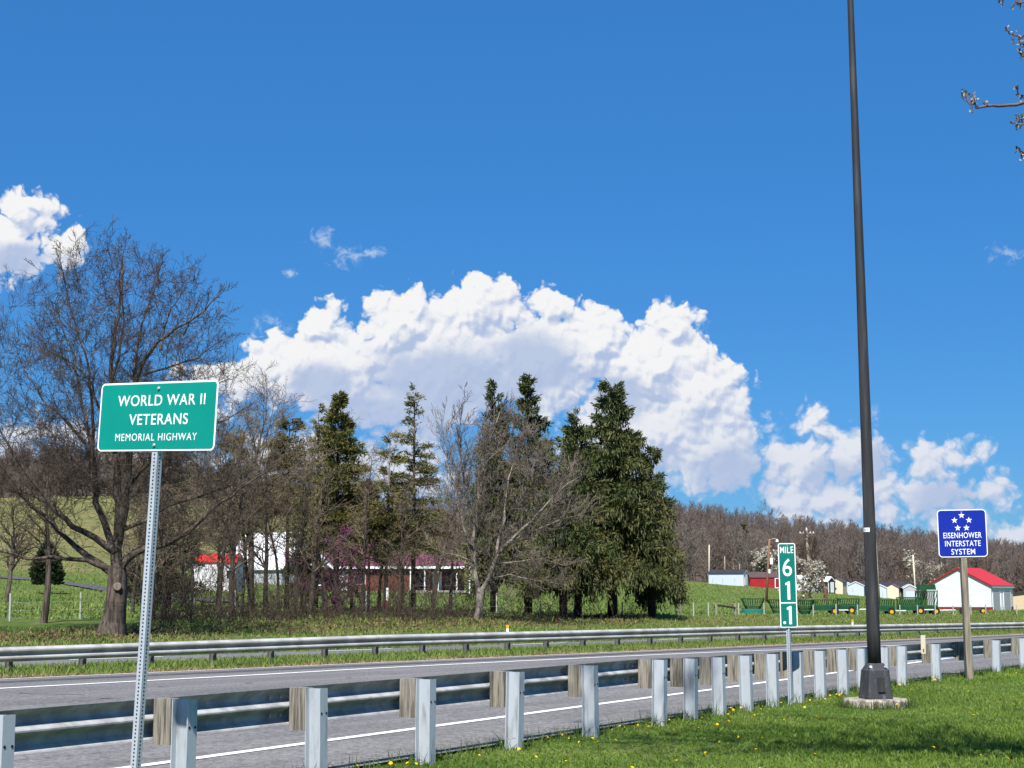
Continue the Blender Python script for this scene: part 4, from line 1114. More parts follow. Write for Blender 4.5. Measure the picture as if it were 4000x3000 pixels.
def leaves(name, pts, size, mt, parent, R, up=0.0, droop=0.0, aspect=0.5, jitter=0.0, kind=None, dirs=None, tone=None):
    """leaf-sized four-cornered faces at points, each with its own direction"""
    pts = np.asarray(pts, float); N = len(pts)
    pts = pts + R.normal(0, 1, (N, 3)) * jitter
    d = R.normal(0, 1, (N, 3)) if dirs is None else np.asarray(dirs, float) + R.normal(0, 0.25, (N, 3))
    d[:, 2] = d[:, 2] * (1 - abs(droop)) - droop + up; d /= np.linalg.norm(d, axis=1, keepdims=True) + 1e-9
    a = R.normal(0, 1, (N, 3)); w = np.cross(d, a); w /= np.linalg.norm(w, axis=1, keepdims=True) + 1e-9
    L = (size * R.uniform(0.6, 1.4, N))[:, None]; W = L * aspect * 0.5
    V = np.stack([pts, pts + d * L * 0.5 + w * W, pts + d * L, pts + d * L * 0.5 - w * W], 1).reshape(-1, 3)
    Fc = np.arange(4 * N).reshape(N, 4)
    return obj(name, fast_mesh(name, V, Fc, False, None if tone is None else dict(tone=np.repeat(tone, 4))), mt, parent, kind)
NP = np.random.default_rng(7)

def limb_tree(t, segs, m1, m2, n):
    S = np.array([s_[:8] for s_ in segs]); lv = np.array([s_[8] for s_ in segs])
    for k_ in range(0, int(-lv.min()) + 1):
        obj('limb' if k_ else 'trunk', seg_mesh('limb', S[lv == -k_], n), m1, t)
    obj('crown', seg_mesh('crown', S[lv > 0], 3), m2, t, 'stuff')
def fill_crown(segs, k, cx0, cz0, rx, rz, ry, count, R, spec, r0, rmin, lo, up=.25, reach=(.7, 3.2)):
    """side branches grown towards points spread evenly through the crown's volume (local metres)"""
    nodes = np.array([s_[3:6] for s_ in segs if s_[8] <= 0]); nodes = nodes[nodes[:, 2] > lo]
    made = 0; tries = 0
    while made < count and tries < count * 40:
        tries += 1
        a = np.array([R.uniform(-1, 1), R.uniform(-1, 1), R.uniform(-1, 1)])
        l = np.linalg.norm(a)
        if l > 1 or l < .25: continue
        T_ = np.array([cx0 + a[0] * rx, a[1] * ry, cz0 + a[2] * rz])
        d = np.linalg.norm(nodes - T_, axis=1) + np.where(nodes[:, 2] > T_[2] - .1, 1.6, 0)
        i = int(np.argmin(d)); v = T_ - nodes[i]; L = float(np.linalg.norm(v))
        if not reach[0] < L < reach[1]: continue
        m = max(int(L / .35), 2); p = nodes[i].copy(); bow = np.array([R.gauss(0, .12), R.gauss(0, .12), -.10]) * L; new = []
        r1 = r0 * (.45 + .2 * L)
        for j in range(m):
            t = (j + 1) / m; q = nodes[i] + v * t + bow * math.sin(math.pi * t) + np.array([R.gauss(0, .03), R.gauss(0, .03), R.gauss(0, .03)])
            ra = max(r1 * (1 - .75 * j / m), rmin); rb = max(r1 * (1 - .75 * (j + 1) / m), rmin)
            segs.append((*p, *q, ra, rb, 1)); new.append(q)
            for _ in range(2 if R.random() < .6 else 1):
                cd = deflect(nrm(tuple(q - p)), R.uniform(.35, .85), R); cd = nrm((cd[0], cd[1], cd[2] + up))
                grow(segs, tuple(q), cd, R.uniform(.6, 1.35), max(rb * .6, rmin), 1, spec, R)
            p = q
        nodes = np.vstack([nodes, new]); made += 1
# --- the big bare tree on the left
YT = 62.0; k = YT / 6551
tb = GP(437, YT); tb[2] -= 0.0
big = thing('bare_tree', 'largest bare tree with spreading crown and thick forked trunk, behind the green memorial sign', 'tree', tb)
base_y = CY + 0.0
yb = 2490
def lp_(x, y, dy): return ((x - 437) * k, dy, (yb - y) * k * 1.0)
R = random.Random(3)
limbs = [
 ([(437, 2500), (448, 2430), (455, 2360), (458, 2300), (452, 2235)], .56, .34, 0),
 ([(452, 2240), (446, 2171), (456, 2080), (450, 1990), (438, 1900), (428, 1800), (416, 1680), (400, 1530), (386, 1390), (402, 1230), (414, 1080), (410, 960)], .31, .02, .10),
 ([(456, 2120), (474, 2040), (486, 1960), (498, 1840), (512, 1700), (526, 1560), (545, 1460), (600, 1372), (690, 1310), (790, 1250), (868, 1180)], .25, .02, -.16),
 ([(512, 1690), (500, 1560), (486, 1440), (492, 1320), (506, 1220), (540, 1080), (556, 960)], .12, .012, .25),
 ([(540, 1470), (650, 1440), (760, 1412), (875, 1340)], .08, .012, -.3),
 ([(446, 2171), (384, 2040), (352, 1960), (342, 1860), (310, 1740), (270, 1610), (236, 1480), (200, 1350), (140, 1240), (118, 1120)], .20, .015, .22),
 ([(342, 1860), (352, 1740), (356, 1600), (340, 1450), (300, 1300), (262, 1150), (250, 1010)], .11, .012, -.25),
 ([(434, 2165), (344, 2099), (271, 2060), (217, 2010), (181, 1950), (100, 1850), (20, 1720), (-60, 1560)], .19, .015, -.2),
 ([(310, 1740), (220, 1640), (120, 1560), (30, 1440), (-30, 1330)], .09, .01, .3),
 ([(424, 2245), (362, 2198), (289, 2150), (203, 2076), (149, 2022), (70, 1960), (-40, 1890), (-140, 1800)], .20, .015, .12),
 ([(424, 2235), (362, 2209), (289, 2196), (203, 2192), (127, 2200), (54, 2172), (-20, 2150), (-130, 2120)], .16, .012, -.2),
 ([(470, 2235), (510, 2185), (560, 2162), (669, 2138), (746, 2090), (850, 2000), (950, 1930), (1060, 1860), (1130, 1800)], .19, .015, -.18),
 ([(480, 2080), (560, 2040), (640, 1990), (760, 1950), (900, 1890), (1020, 1840)], .12, .012, .25),
 ([(505, 1900), (580, 1810), (680, 1740), (800, 1700), (930, 1640), (1010, 1600)], .11, .012, -.28),
 ([(524, 1600), (600, 1560), (700, 1540), (800, 1500), (850, 1480)], .07, .01, .3),
 ([(420, 1740), (360, 1620), (300, 1480), (240, 1420), (170, 1380), (60, 1320)], .10, .01, .35),
 ([(400, 1530), (450, 1400), (470, 1270), (460, 1120), (480, 1000)], .09, .01, -.3),
 ([(470, 2200), (520, 2150), (580, 2125), (640, 2130), (690, 2170)], .06, .01, .1),
 ([(217, 2010), (150, 1970), (60, 1930), (-60, 1905)], .07, .01, .25),
 ([(600, 1372), (610, 1270), (650, 1160), (700, 1090)], .07, .01, .2),
 ([(690, 1310), (740, 1220), (760, 1150)], .05, .01, -.2),
]
segs = []
SB = dict(n=(5, 4, 3), wob=(0.16, 0.2, 0.22), up=(0.05, 0.05, 0.04), kids=(6, 3, 0), ang=((0.4, 0.85), (0.4, 0.9), (0, 0)), ratio=(0.42, 0.5, 0), start=(0.1, 0.1, 0), rmin=0.0062)
for li, (pts, ra, rb, dy) in enumerate(limbs):
    P3 = []; acc = 0.0
    for i, (x, y) in enumerate(pts):
        if i: acc += math.hypot(x - pts[i - 1][0], y - pts[i - 1][1]) * k
        P3.append(np.array(lp_(x, y, dy * acc + 0.05 * math.sin(i * 2.1 + li))))
    d = np.concatenate([[0], np.cumsum([np.linalg.norm(b - a) for a, b in zip(P3[:-1], P3[1:])])]); Lt = d[-1]
    m = max(int(Lt / 0.42), 3); s = np.linspace(0, Lt, m + 1)
    Q = np.column_stack([np.interp(s, d, [p[c] for p in P3]) for c in range(3)])
    if li: Q[1:] += NP.normal(0, 0.028, (m, 3))
    rr = np.interp(s / Lt, [0, .3, 1], [ra * .74, ra * .46, rb * .9]) if li else np.interp(s / Lt, [0, .12, .3, 1], [.62, .50, .42, .34])
    for i in range(m):
        segs.append((*Q[i], *Q[i + 1], rr[i], rr[i + 1], -li))
        t = (i + 1) / m
        if li and (t > 0.16):
            for _ in range(1 if R.random() < 0.45 else 2):
                dv_ = nrm(tuple(Q[i + 1] - Q[i])); cd = deflect(dv_, R.uniform(0.45, 0.95), R)
                cd = nrm((cd[0], cd[1], cd[2] + 0.18))
                grow(segs, tuple(Q[i + 1]), cd, R.uniform(0.7, 1.7) * (1.1 - 0.5 * t), min(rr[i + 1] * 0.4, 0.018), 1, dict(SB, n=(0, *SB['n']), wob=(0, *SB['wob']), up=(0, *SB['up']), kids=(0, *SB['kids']), ang=((0, 0), *SB['ang']), ratio=(0, *SB['ratio']), start=(0, *SB['start'])), R)
fill_crown(segs, k, (405 - 437) * k, (yb - 1460) * k, 470 * k, 520 * k, 4.2, 225, R, dict(n=(0, 4, 3, 2), wob=(0, .14, .18, .2), up=(0, .06, .05, .04), kids=(0, 6, 3, 0), ang=((0, 0), (.4, .8), (.4, .9), (0, 0)), ratio=(0, .5, .55, 0), start=(0, .1, .1, 0), rmin=.0062), .016, .0062, 1.9)
fill_crown(segs, k, (640 - 437) * k, (yb - 1900) * k, 420 * k, 260 * k, 3.5, 65, R, dict(n=(0, 4, 3, 2), wob=(0, .14, .18, .2), up=(0, .06, .05, .04), kids=(0, 6, 3, 0), ang=((0, 0), (.4, .8), (.4, .9), (0, 0)), ratio=(0, .5, .55, 0), start=(0, .1, .1, 0), rmin=.0062), .014, .0062, 1.9)
fill_crown(segs, k, (60 - 437) * k, (yb - 1850) * k, 300 * k, 300 * k, 3.5, 40, R, dict(n=(0, 4, 3, 2), wob=(0, .14, .18, .2), up=(0, .06, .05, .04), kids=(0, 6, 3, 0), ang=((0, 0), (.4, .8), (.4, .9), (0, 0)), ratio=(0, .5, .55, 0), start=(0, .1, .1, 0), rmin=.0062), .014, .0062, 1.9)
limb_tree(big, segs, BARK, TWIG, 9)
knot = MB().tube([(0.29, -0.38, 1.75), (0.30, -0.46, 1.75)], [0.16, 0.13], 12).build('branch_scar', TWIGL, big)

def simple_tree(name, label, x, Y, ytop, r, spec, mt1, mt2, seed, group=None, lean=0.0, thin=3, trunk_lv=0, cat='tree', lift=0.0):
    g = GP(x, Y); H = z_at(ytop, Y) - g[2]
    t = thing(name, label, cat, g, 0, group)
    R = random.Random(seed); out = []
    grow(out, (0, 0, -0.1), nrm((lean, R.uniform(-0.05, 0.05), 1.0)), H * 1.0, r, 0, spec, R)
    zmax = max(s[5] for s in out); f = H / zmax
    out = [(s[0], s[1], s[2] * f, s[3], s[4], s[5] * f, s[6], s[7], s[8]) for s in out]
    build_tree(t, out, trunk_lv, mt1, mt2, n_thick=7, n_thin=thin)
    return t, out
SAP = dict(n=(10, 6, 4, 3), wob=(0.05, 0.14, 0.2, 0.22), up=(0.03, 0.07, 0.04, 0.03), kids=(26, 6, 4, 0), ang=((0.5, 1.1), (0.4, 1.0), (0.4, 1.0), (0, 0)), ratio=(0.26, 0.45, 0.5, 0), start=(0.2, 0.1, 0.1, 0), rmin=0.0085, thin=0.5)
GT = 'bare saplings in the tree belt'
sap = [(560, 74, 1950, 'thin bare sapling just right of the big tree trunk'), (600, 76, 1840, 'bare sapling behind the perforated sign post'),
       (640, 77, 1760, 'slender bare sapling left of the white shed'), (735, 79, 1640, 'bare sapling in front of the left edge of the white shed'),
       (858, 80, 1580, 'bare sapling in front of the white shed, right of its window'), (905, 80, 1690, 'thin bare sapling at the right edge of the white shed'),
       (944, 81, 1500, 'tall bare sapling between the white shed and the pale barn roof'), (996, 82, 1620, 'bare sapling crossing the left slope of the pale barn roof'),
       (1040, 83, 1700, 'bare sapling in front of the middle of the pale barn roof'), (1092, 83, 1560, 'bare sapling crossing the right half of the pale barn roof'),
       (1158, 84, 1640, 'bare sapling left of the front gable of the brick house'), (1215, 84, 1750, 'bare sapling in front of the front gable of the brick house'),
       (1278, 85, 1690, 'bare sapling right of the front gable of the brick house'), (1418, 86, 1720, 'bare sapling beside the redbud, right of its blossom'),
       (1560, 88, 1830, 'bare sapling in front of the plum roof of the brick house'), (1690, 90, 1850, 'bare sapling before the porch left post')]
for i, (x, Y, yt, lab) in enumerate(sap):
    simple_tree('bare_sapling', lab, x, Y, yt, 0.085 + 0.03 * ((i * 7) % 3), SAP, BARKD, TWIGB, 100 + i, GT, random.Random(i).uniform(-0.1, 0.1))
simple_tree('bare_tree', 'leaning small tree with curved trunk at the far left, left of the big tree', 174, 70.5, 1690, 0.17, dict(SAP, kids=(18, 6, 4, 0), start=(0.35, .1, .1, 0), ratio=(0.3, .45, .5, 0)), BARK, TWIG, 41, None, 0.10)
simple_tree('bare_tree', 'pale twigged bare tree rising behind the saplings, right of the green memorial sign', 985, 104, 1405, 0.24, dict(BARE, kids=(22, 9, 5, 0), ratio=(0.42, .45, .45, 0), rmin=0.011), BARK, TWIGL, 47)
simple_tree('bare_tree', 'pale bare tree behind the brick house gable', 1200, 112, 1560, 0.2, dict(BARE, rmin=0.012), BARK, TWIGL, 48)
simple_tree('bare_tree', 'crooked bare tree at the right side of the spruces', 2660, 112, 1915, 0.12, dict(BARE, kids=(9, 6, 4, 0), rmin=0.011), TWIGL, TWIGL, 49, None, -0.05)
simple_tree('bare_tree', 'dark bare tree in the lawn behind the leaning small tree', 30, 118, 1880, 0.2, dict(BARE, rmin=0.012), BARK, TWIG, 50)
simple_tree('bare_tree', 'bare tree with brown trunk in front of the black shed', 3226, 215, 2070, 0.26, dict(BARE, kids=(14, 8, 5, 0), start=(0.4, .1, .1, 0), rmin=0.018), POLEB, TWIG, 51)
simple_tree('bare_tree', 'pale bare tree at the wood edge left of the blue star sign', 3590, 312, 2120, 0.22, dict(BARE, rmin=0.022), TWIGL, TWIGL, 52)
simple_tree('bare_tree', 'tall bare tree on the wooded ridge left of the tall crossarm pole', 3020, 420, 1950, 0.3, dict(BARE, rmin=0.028), TWIGL, TWIGL, 53)
FILL = dict(n=(9, 7, 5, 3), wob=(0.06, 0.13, 0.18, 0.22), up=(0.04, 0.06, 0.04, 0.03), kids=(30, 9, 5, 0), ang=((0.45, 1.05), (0.4, 0.95), (0.4, 1.0), (0, 0)), ratio=(0.36, 0.42, 0.45, 0), start=(0.30, 0.1, 0.1, 0), rmin=0.0095, thin=0.45)
for i, (x, Y, yt, lab) in enumerate([(520, 86, 1700, 'brown twigged tree behind the big tree, left of the perforated sign post'), (610, 90, 1620, 'brown twigged tree above the perforated sign post'),
        (760, 92, 1560, 'brown twigged tree behind the left half of the white shed saplings'), (850, 96, 1530, 'brown twigged tree rising over the white shed'),
        (930, 95, 1600, 'brown twigged tree between the white shed and the pale barn'), 
        (1185, 96, 1660, 'brown twigged tree above the front gable of the brick house'),
        (1270, 94, 1720, 'brown twigged tree under the pointed green cedar'), (1375, 97, 1760, 'brown twigged tree behind the redbud'),
        (1480, 96, 1850, 'low brown twigged tree right of the redbud, behind the leaning pale trunk'), (1570, 97, 1800, 'brown twigged tree left of the tall feathery conifer'), (1690, 99, 1790, 'brown twigged tree right of the tall feathery conifer'),
        (1760, 101, 1650, 'brown twigged tree left of the narrow dark spruce')]):
    simple_tree('bare_tree', lab, x, Y, yt, 0.115, FILL, BARKD, TWIGB, 300 + i, 'brown twigged trees of the belt')

# pale barked fork tree in front of the spruces
g = GP(1872, 81.0); kk = 81.0 / 6551; yb2 = 2425
t = thing('bare_tree', 'pale barked bare tree with forked trunk and fanned twigs, in front of the spruces', 'tree', g)
forks = [([(1868, 2435), (1874, 2370), (1876, 2318)], .34, .24, 0), ([(1874, 2325), (1852, 2230), (1844, 2134), (1856, 2050), (1866, 1950), (1866, 1852), (1890, 1762), (1935, 1660), (1950, 1600)], .16, .02, .1),
         ([(1878, 2322), (1906, 2270), (1934, 2198), (1963, 2149), (2018, 2099), (2098, 2019), (2197, 1915), (2270, 1870)], .17, .015, -.15), ([(1936, 2198), (1946, 2110), (1966, 2060), (1975, 1960), (1990, 1850), (2030, 1760), (2060, 1690)], .11, .012, .2),
         ([(1846, 2140), (1812, 2080), (1790, 1990), (1760, 1880), (1735, 1760), (1722, 1680)], .08, .01, .2), ([(1858, 2050), (1820, 1930), (1800, 1800), (1795, 1680), (1810, 1610)], .07, .01, -.25),
         ([(1925, 2210), (2020, 2200), (2120, 2190), (2200, 2215)], .06, .01, -.2), ([(1990, 2120), (2090, 2080), (2190, 2040), (2270, 2020)], .06, .01, -.3), ([(1906, 2270), (1990, 2250), (2080, 2270), (2180, 2290)], .05, .01, -.2),
         ([(1866, 1880), (1910, 1800), (1980, 1740), (2010, 1680)], .06, .01, -.2), ([(1850, 2200), (1800, 2180), (1740, 2170)], .05, .01, .1)]
R = random.Random(8); segs = []
SF = dict(n=(0, 5, 4, 3), wob=(0, .1, .13, .16), up=(0, .07, .05, .04), kids=(0, 6, 4, 0), ang=((0, 0), (.3, .6), (.3, .7), (0, 0)), ratio=(0, .5, .5, 0), start=(0, .1, .1, 0), rmin=.009)
for li, (pts, ra, rb, dy) in enumerate(forks):
    P3 = []; acc = 0
    for i, (x, y) in enumerate(pts):
        if i: acc += math.hypot(x - pts[i - 1][0], y - pts[i - 1][1]) * kk
        P3.append(np.array(((x - 1872) * kk, dy * acc, (yb2 - y) * kk)))
    d = np.concatenate([[0], np.cumsum([np.linalg.norm(b - a) for a, b in zip(P3[:-1], P3[1:])])]); Lt = d[-1]
    m = max(int(Lt / 0.35), 3); s = np.linspace(0, Lt, m + 1)
    Q = np.column_stack([np.interp(s, d, [p[c] for p in P3]) for c in range(3)])
    if li: Q[1:] += NP.normal(0, 0.02, (m, 3))
    rr = np.interp(s / Lt, [0, .4, 1], [ra * .8, ra * .5, rb])
    for i in range(m):
        segs.append((*Q[i], *Q[i + 1], rr[i], rr[i + 1], -li)); tt = (i + 1) / m
        if li and tt > 0.15:
            for _ in range(2 if R.random() < .6 else 1):
                cd = deflect(nrm(tuple(Q[i + 1] - Q[i])), R.uniform(.35, .75), R); cd = nrm((cd[0] + .05, cd[1], cd[2] + .12))
                grow(segs, tuple(Q[i + 1]), cd, R.uniform(.6, 1.5), min(rr[i + 1] * .4, .016), 1, SF, R)
fill_crown(segs, kk, (1985 - 1872) * kk, (yb2 - 1980) * kk, 290 * kk, 370 * kk, 2.4, 105, R, dict(n=(0, 4, 3, 2), wob=(0, .14, .18, .2), up=(0, .06, .05, .04), kids=(0, 6, 3, 0), ang=((0, 0), (.4, .8), (.4, .9), (0, 0)), ratio=(0, .5, .55, 0), start=(0, .1, .1, 0), rmin=.0075), .012, .0075, 1.4, .3, (.6, 2.6))
limb_tree(t, segs, BARKP, TWIGL, 8)

# --- conifers
def conifer(name, label, x, Y, ytop, ybase_crown, half_w, mt, seed, sprays=9000, nb=120, droop=0.55, hang=0.7, spray=0.42, trunk_r=0.24, shape=0.75, gap=1.0, lean=0.0, group=None, left=1.0, right=1.0, cat='tree', aspect=0.28, trunk_mt=None):
    g = GP(x, Y); H = z_at(ytop, Y) - g[2]; z0 = z_at(ybase_crown, Y) - g[2]; W = half_w * Y / 6551
    t = thing(name, label, cat, g, 0, group)
    MB().tube([(0, 0, -0.3), (lean * H * .4, 0, H * .5), (lean * H, 0, H * 0.97)], [trunk_r, trunk_r * .6, 0.02], 8).build('trunk', trunk_mt or BARKD, t, True)
    R = np.random.default_rng(seed)
    u = R.uniform(0, 1, nb) ** 0.85                       # 0 at the top, 1 at the crown base
    az = R.uniform(0, 2 * math.pi, nb)
    Lb = W * (u ** shape) * R.uniform(0.55, 1.12, nb) + 0.12
    cx = np.cos(az); Lb *= np.where(cx < 0, 1 + (left - 1) * -cx, 1 + (right - 1) * cx)
    zb = H - (H - z0) * u
    rise = np.interp(u, [0, .3, 1], [0.55, 0.15, -0.12])
    dr = np.interp(u, [0, .4, 1], [0.15, 0.35, 0.5]) * droop
    # limbs
    segs = []
    for i in range(nb):
        prev = None
        for s in np.linspace(0, 1, 5):
            p = (lean * zb[i] + math.cos(az[i]) * Lb[i] * s, math.sin(az[i]) * Lb[i] * s, zb[i] + Lb[i] * (rise[i] * s - dr[i] * s * s + 0.25 * droop * max(0, s - .7)))
            if prev is not None: segs.append((*prev, *p, 0.035 * (1.1 - s) + .008, 0.03 * (1.05 - s) + .006))
            prev = p
    obj('limbs', seg_mesh('limbs', segs, 3), trunk_mt or BARKD, t, 'stuff')
    sprays = int(sprays * 2.7); spray *= 0.55; aspect *= 0.85
    wt = (Lb + 0.25) / (Lb + 0.25).sum(); N = sprays
    b = R.choice(nb, N, p=wt); s = R.uniform(0.12 * gap, 1.0, N) ** 0.8
    lat = R.normal(0, 0.17, N) * Lb[b] * (1.0 - 0.55 * s) 
    x_ = lean * zb[b] + np.cos(az[b]) * Lb[b] * s - np.sin(az[b]) * lat
    y_ = np.sin(az[b]) * Lb[b] * s + np.cos(az[b]) * lat
    z_ = zb[b] + Lb[b] * (rise[b] * s - dr[b] * s * s + 0.25 * droop * np.maximum(0, s - .7)) - 0.1 * np.abs(lat)
    dirs = np.stack([np.cos(az[b]) * .6, np.sin(az[b]) * .6, np.full(N, 0.25)], 1)
    hg = R.uniform(0, 1, N) < hang * np.interp(u[b], [0, .25, 1], [0.1, .7, 1])
    dirs[hg] = np.stack([np.cos(az[b][hg]) * .15, np.sin(az[b][hg]) * .15, np.full(hg.sum(), -1.0)], 1)
    # hanging strands: gather those sprays under a few places along each bough and let them run down
    ks = 9; sid = np.round(s * ks) / ks
    sx_ = lean * zb[b] + np.cos(az[b]) * Lb[b] * sid - np.sin(az[b]) * np.round(lat * 4) / 4; sy_ = np.sin(az[b]) * Lb[b] * sid + np.cos(az[b]) * np.round(lat * 4) / 4
    dropm = np.abs(np.sin(b * 12.9 + sid * 78.2 + np.round(lat * 4) * 3.1)) * 1.1 * np.interp(u[b], [0, .3, 1], [.1, .6, 1]) * hang
    x_ = np.where(hg, sx_, x_); y_ = np.where(hg, sy_, y_); z_ = np.where(hg, z_ - R.uniform(0, 1, N) * dropm, z_)
    tone = (np.abs(np.sin(np.arange(nb) * 7.31 + seed)) * .7 + .3 * np.interp(u, [0, 1], [0, 1]))[b]
    leaves('needles', np.stack([x_, y_, z_], 1), spray, mt, t, R, aspect=aspect, jitter=0.07, dirs=dirs, kind='stuff', tone=tone)
    # leader tuft
    return t
conifer('spruce_tree', 'narrow dark spruce behind the pale forked tree, leftmost of the spruces', 1930, 95, 1490, 2210, 150, SPRUCE, 1, 9500, 130, shape=.8, spray=.46)
conifer('spruce_tree', 'spruce with open upturned top, between the narrow spruce and the broad spruce', 2064, 97, 1470, 2215, 235, SPRUCE, 2, 12500, 115, shape=.85, spray=.5)
conifer('spruce_tree', 'shorter dark spruce tucked against the left side of the tallest broad spruce', 2258, 93, 1610, 2235, 230, SPRUCE, 3, 15000, 150, shape=.8, spray=.48)
conifer('spruce_tree', 'broad spruce with hanging branches and pointed crown, in front of the other spruces', 2392, 95, 1495, 2195, 275, SPRUCE, 4, 24000, 190, shape=.62, spray=.52, left=.85, right=.98, trunk_r=.3)
conifer('spruce_tree', 'low rightmost spruce with drooping skirt beside the field', 2545, 98, 1760, 2290, 130, SPRUCE, 5, 8500, 100, shape=.45, spray=.5)
conifer('spruce_tree', 'low olive spruce under the taller spruces, right of the pale forked tree', 2200, 90, 1900, 2245, 165, SPRUCE, 6, 9000, 100, shape=.5, spray=.48)
conifer('cedar_tree', 'green cedar with leaning pointed top, right of the pale twigged bare tree', 1312, 92, 1530, 2100, 190, CEDAR, 11, 15000, 175, droop=.35, hang=.15, spray=.4, shape=.95, left=.75, right=1.15, trunk_r=.2)
conifer('cedar_tree', 'thin feathery cedar left of the pointed cedar', 1235, 94, 1590, 2150, 95, CEDAR, 12, 3200, 70, droop=.3, hang=.1, spray=.38, shape=.7, trunk_r=.14)
conifer('larch_tree', 'tall sparse feathery conifer with visible trunk, left of the spruces', 1614, 91, 1515, 2140, 160, CEDAR, 13, 4600, 110, droop=.2, hang=.1, spray=.36, shape=.85, trunk_r=.15, trunk_mt=BARK)
conifer('larch_tree', 'shorter sparse conifer with leaning pale trunk, left of the tall feathery conifer', 1505, 89, 1680, 2130, 110, CEDAR, 14, 2600, 65, droop=.2, hang=.1, spray=.34, shape=.7, trunk_r=.13, lean=0.02, trunk_mt=TWIGL)
conifer('cedar_tree', 'olive cedar behind the bare saplings and the pale barn roof', 1120, 96, 1640, 1990, 150, OLIVE, 15, 5200, 90, droop=.3, hang=.2, spray=.4, shape=.6, trunk_r=.15)
conifer('cedar_tree', 'olive cedar right of the perforated sign post, behind the white shed saplings', 905, 98, 1690, 2050, 140, OLIVE, 16, 4200, 80, droop=.3, hang=.2, spray=.4, shape=.6, trunk_r=.15)
conifer('pine_tree', 'dark evergreen directly behind the perforated sign post', 660, 100, 1760, 2330, 145, SHRUBM, 17, 9000, 110, droop=.4, hang=.35, spray=.42, shape=.55, trunk_r=.16)
conifer('cedar_tree', 'young green cedar in front of the redbud blossom', 1180, 88, 1900, 2330, 85, CEDAR, 18, 2600, 60, droop=.3, hang=.1, spray=.34, shape=.6, trunk_r=.09)
conifer('cedar_tree', 'young cedar with dull olive sprays just right of the redbud', 1440, 89, 1870, 2200, 90, OLIVE, 19, 2600, 60, droop=.3, hang=.1, spray=.34, shape=.6, trunk_r=.09)
conifer('pine_tree', 'lone dark green conifer standing in the bare wood above the sheds', 2912, 415, 2045, 2130, 28, SPRUCE, 20, 900, 30, spray=.8, shape=.6, trunk_r=.2)

def shrub(name, label, x, Y, yt, yb_, hw, mt, seed, n=4200, spray=.3, cat='shrub'):
    g = GP(x, Y); zt = z_at(yt, Y) - g[2]; z0 = max(z_at(yb_, Y) - g[2], 0.05); W = hw * Y / 6551
    t = thing(name, label, cat, g); R = np.random.default_rng(seed)
    MB().tube([(0, 0, -.2), (0, 0, zt * .8)], [.1, .02], 6).build('trunk', BARKD, t)
    u = R.uniform(0, 1, n); a = R.uniform(0, 2 * math.pi, n); rr = R.uniform(0.55, 1.05, n) ** .5
    prof = np.interp(u, [0, .25, .6, 1], [.8, 1, .78, .08]) * (1 + .08 * np.sin(a * 3 + u * 9))
    pts = np.stack([W * prof * rr * np.cos(a), W * prof * rr * np.sin(a), z0 + (zt - z0) * u], 1)
    dirs = np.stack([np.cos(a), np.sin(a), np.full(n, .7)], 1)
    leaves('foliage', pts, spray, mt, t, R, aspect=.45, jitter=.06, dirs=dirs, kind='stuff')
    return t
shrub('evergreen_shrub', 'clipped rounded evergreen shrub on the lawn behind the leaning small tree', 180, 140, 2128, 2284, 58, SHRUBM, 31)
shrub('evergreen_shrub', 'clipped evergreen shrub half hidden behind the big tree trunk', 492, 136, 2180, 2318, 52, SHRUBM, 32)

def blossom_tree(name, label, x, Y, yt, r, mt, seed, n_per, size, spec, twig, hscale=1.0):
    t, out = simple_tree(name, label, x, Y, yt, r, spec, twig, twig, seed)
    R = np.random.default_rng(seed); S = np.array([s[:8] for s in out if s[8] >= 1]); i = R.integers(0, len(S), n_per)
    f = R.uniform(0, 1, (n_per, 1)); pts = S[i, :3] * (1 - f) + S[i, 3:6] * f
    leaves('blossom', pts, size, mt, t, R, aspect=.7, jitter=size * .5, kind='stuff')
    return t
MULTI = dict(n=(5, 8, 5, 3), wob=(0.1, 0.1, 0.2, 0.22), up=(0.05, 0.06, 0.03, 0.02), kids=(9, 8, 5, 0), ang=((0.5, 1.1), (0.4, 0.9), (0.4, 1.0), (0, 0)), ratio=(0.75, 0.4, 0.45, 0), start=(0.1, 0.1, 0.1, 0), rmin=0.012)
blossom_tree('redbud_tree', 'purple pink flowering redbud in front of the brick house', 1345, 87, 2055, 0.12, REDBUD, 61, 3000, .10, MULTI, BARKD)
blossom_tree('redbud_tree', 'smaller purple flowering redbud left of the pale trunk, in front of the plum roof', 1420, 90, 2140, 0.07, REDBUD, 64, 1500, .10, MULTI, BARKD)
blossom_tree('flowering_tree', 'pale pink white flowering tree behind the red shed', 2975, 300, 2142, 0.2, BLOSSOM, 62, 3200, .42, dict(MULTI, rmin=.02), TWIG)
blossom_tree('flowering_tree', 'white flowering tree with spring leaves, right beside the mile marker', 3142, 165, 2170, 0.12, BLOSSOM, 63, 3000, .2, dict(MULTI, rmin=.015), TWIG)
blossom_tree('flowering_tree', 'pale flowering tree at the wood edge just left of the blue star sign', 3610, 318, 2150, 0.2, BLOSSOM, 65, 1500, .4, dict(MULTI, rmin=.02), TWIGL)

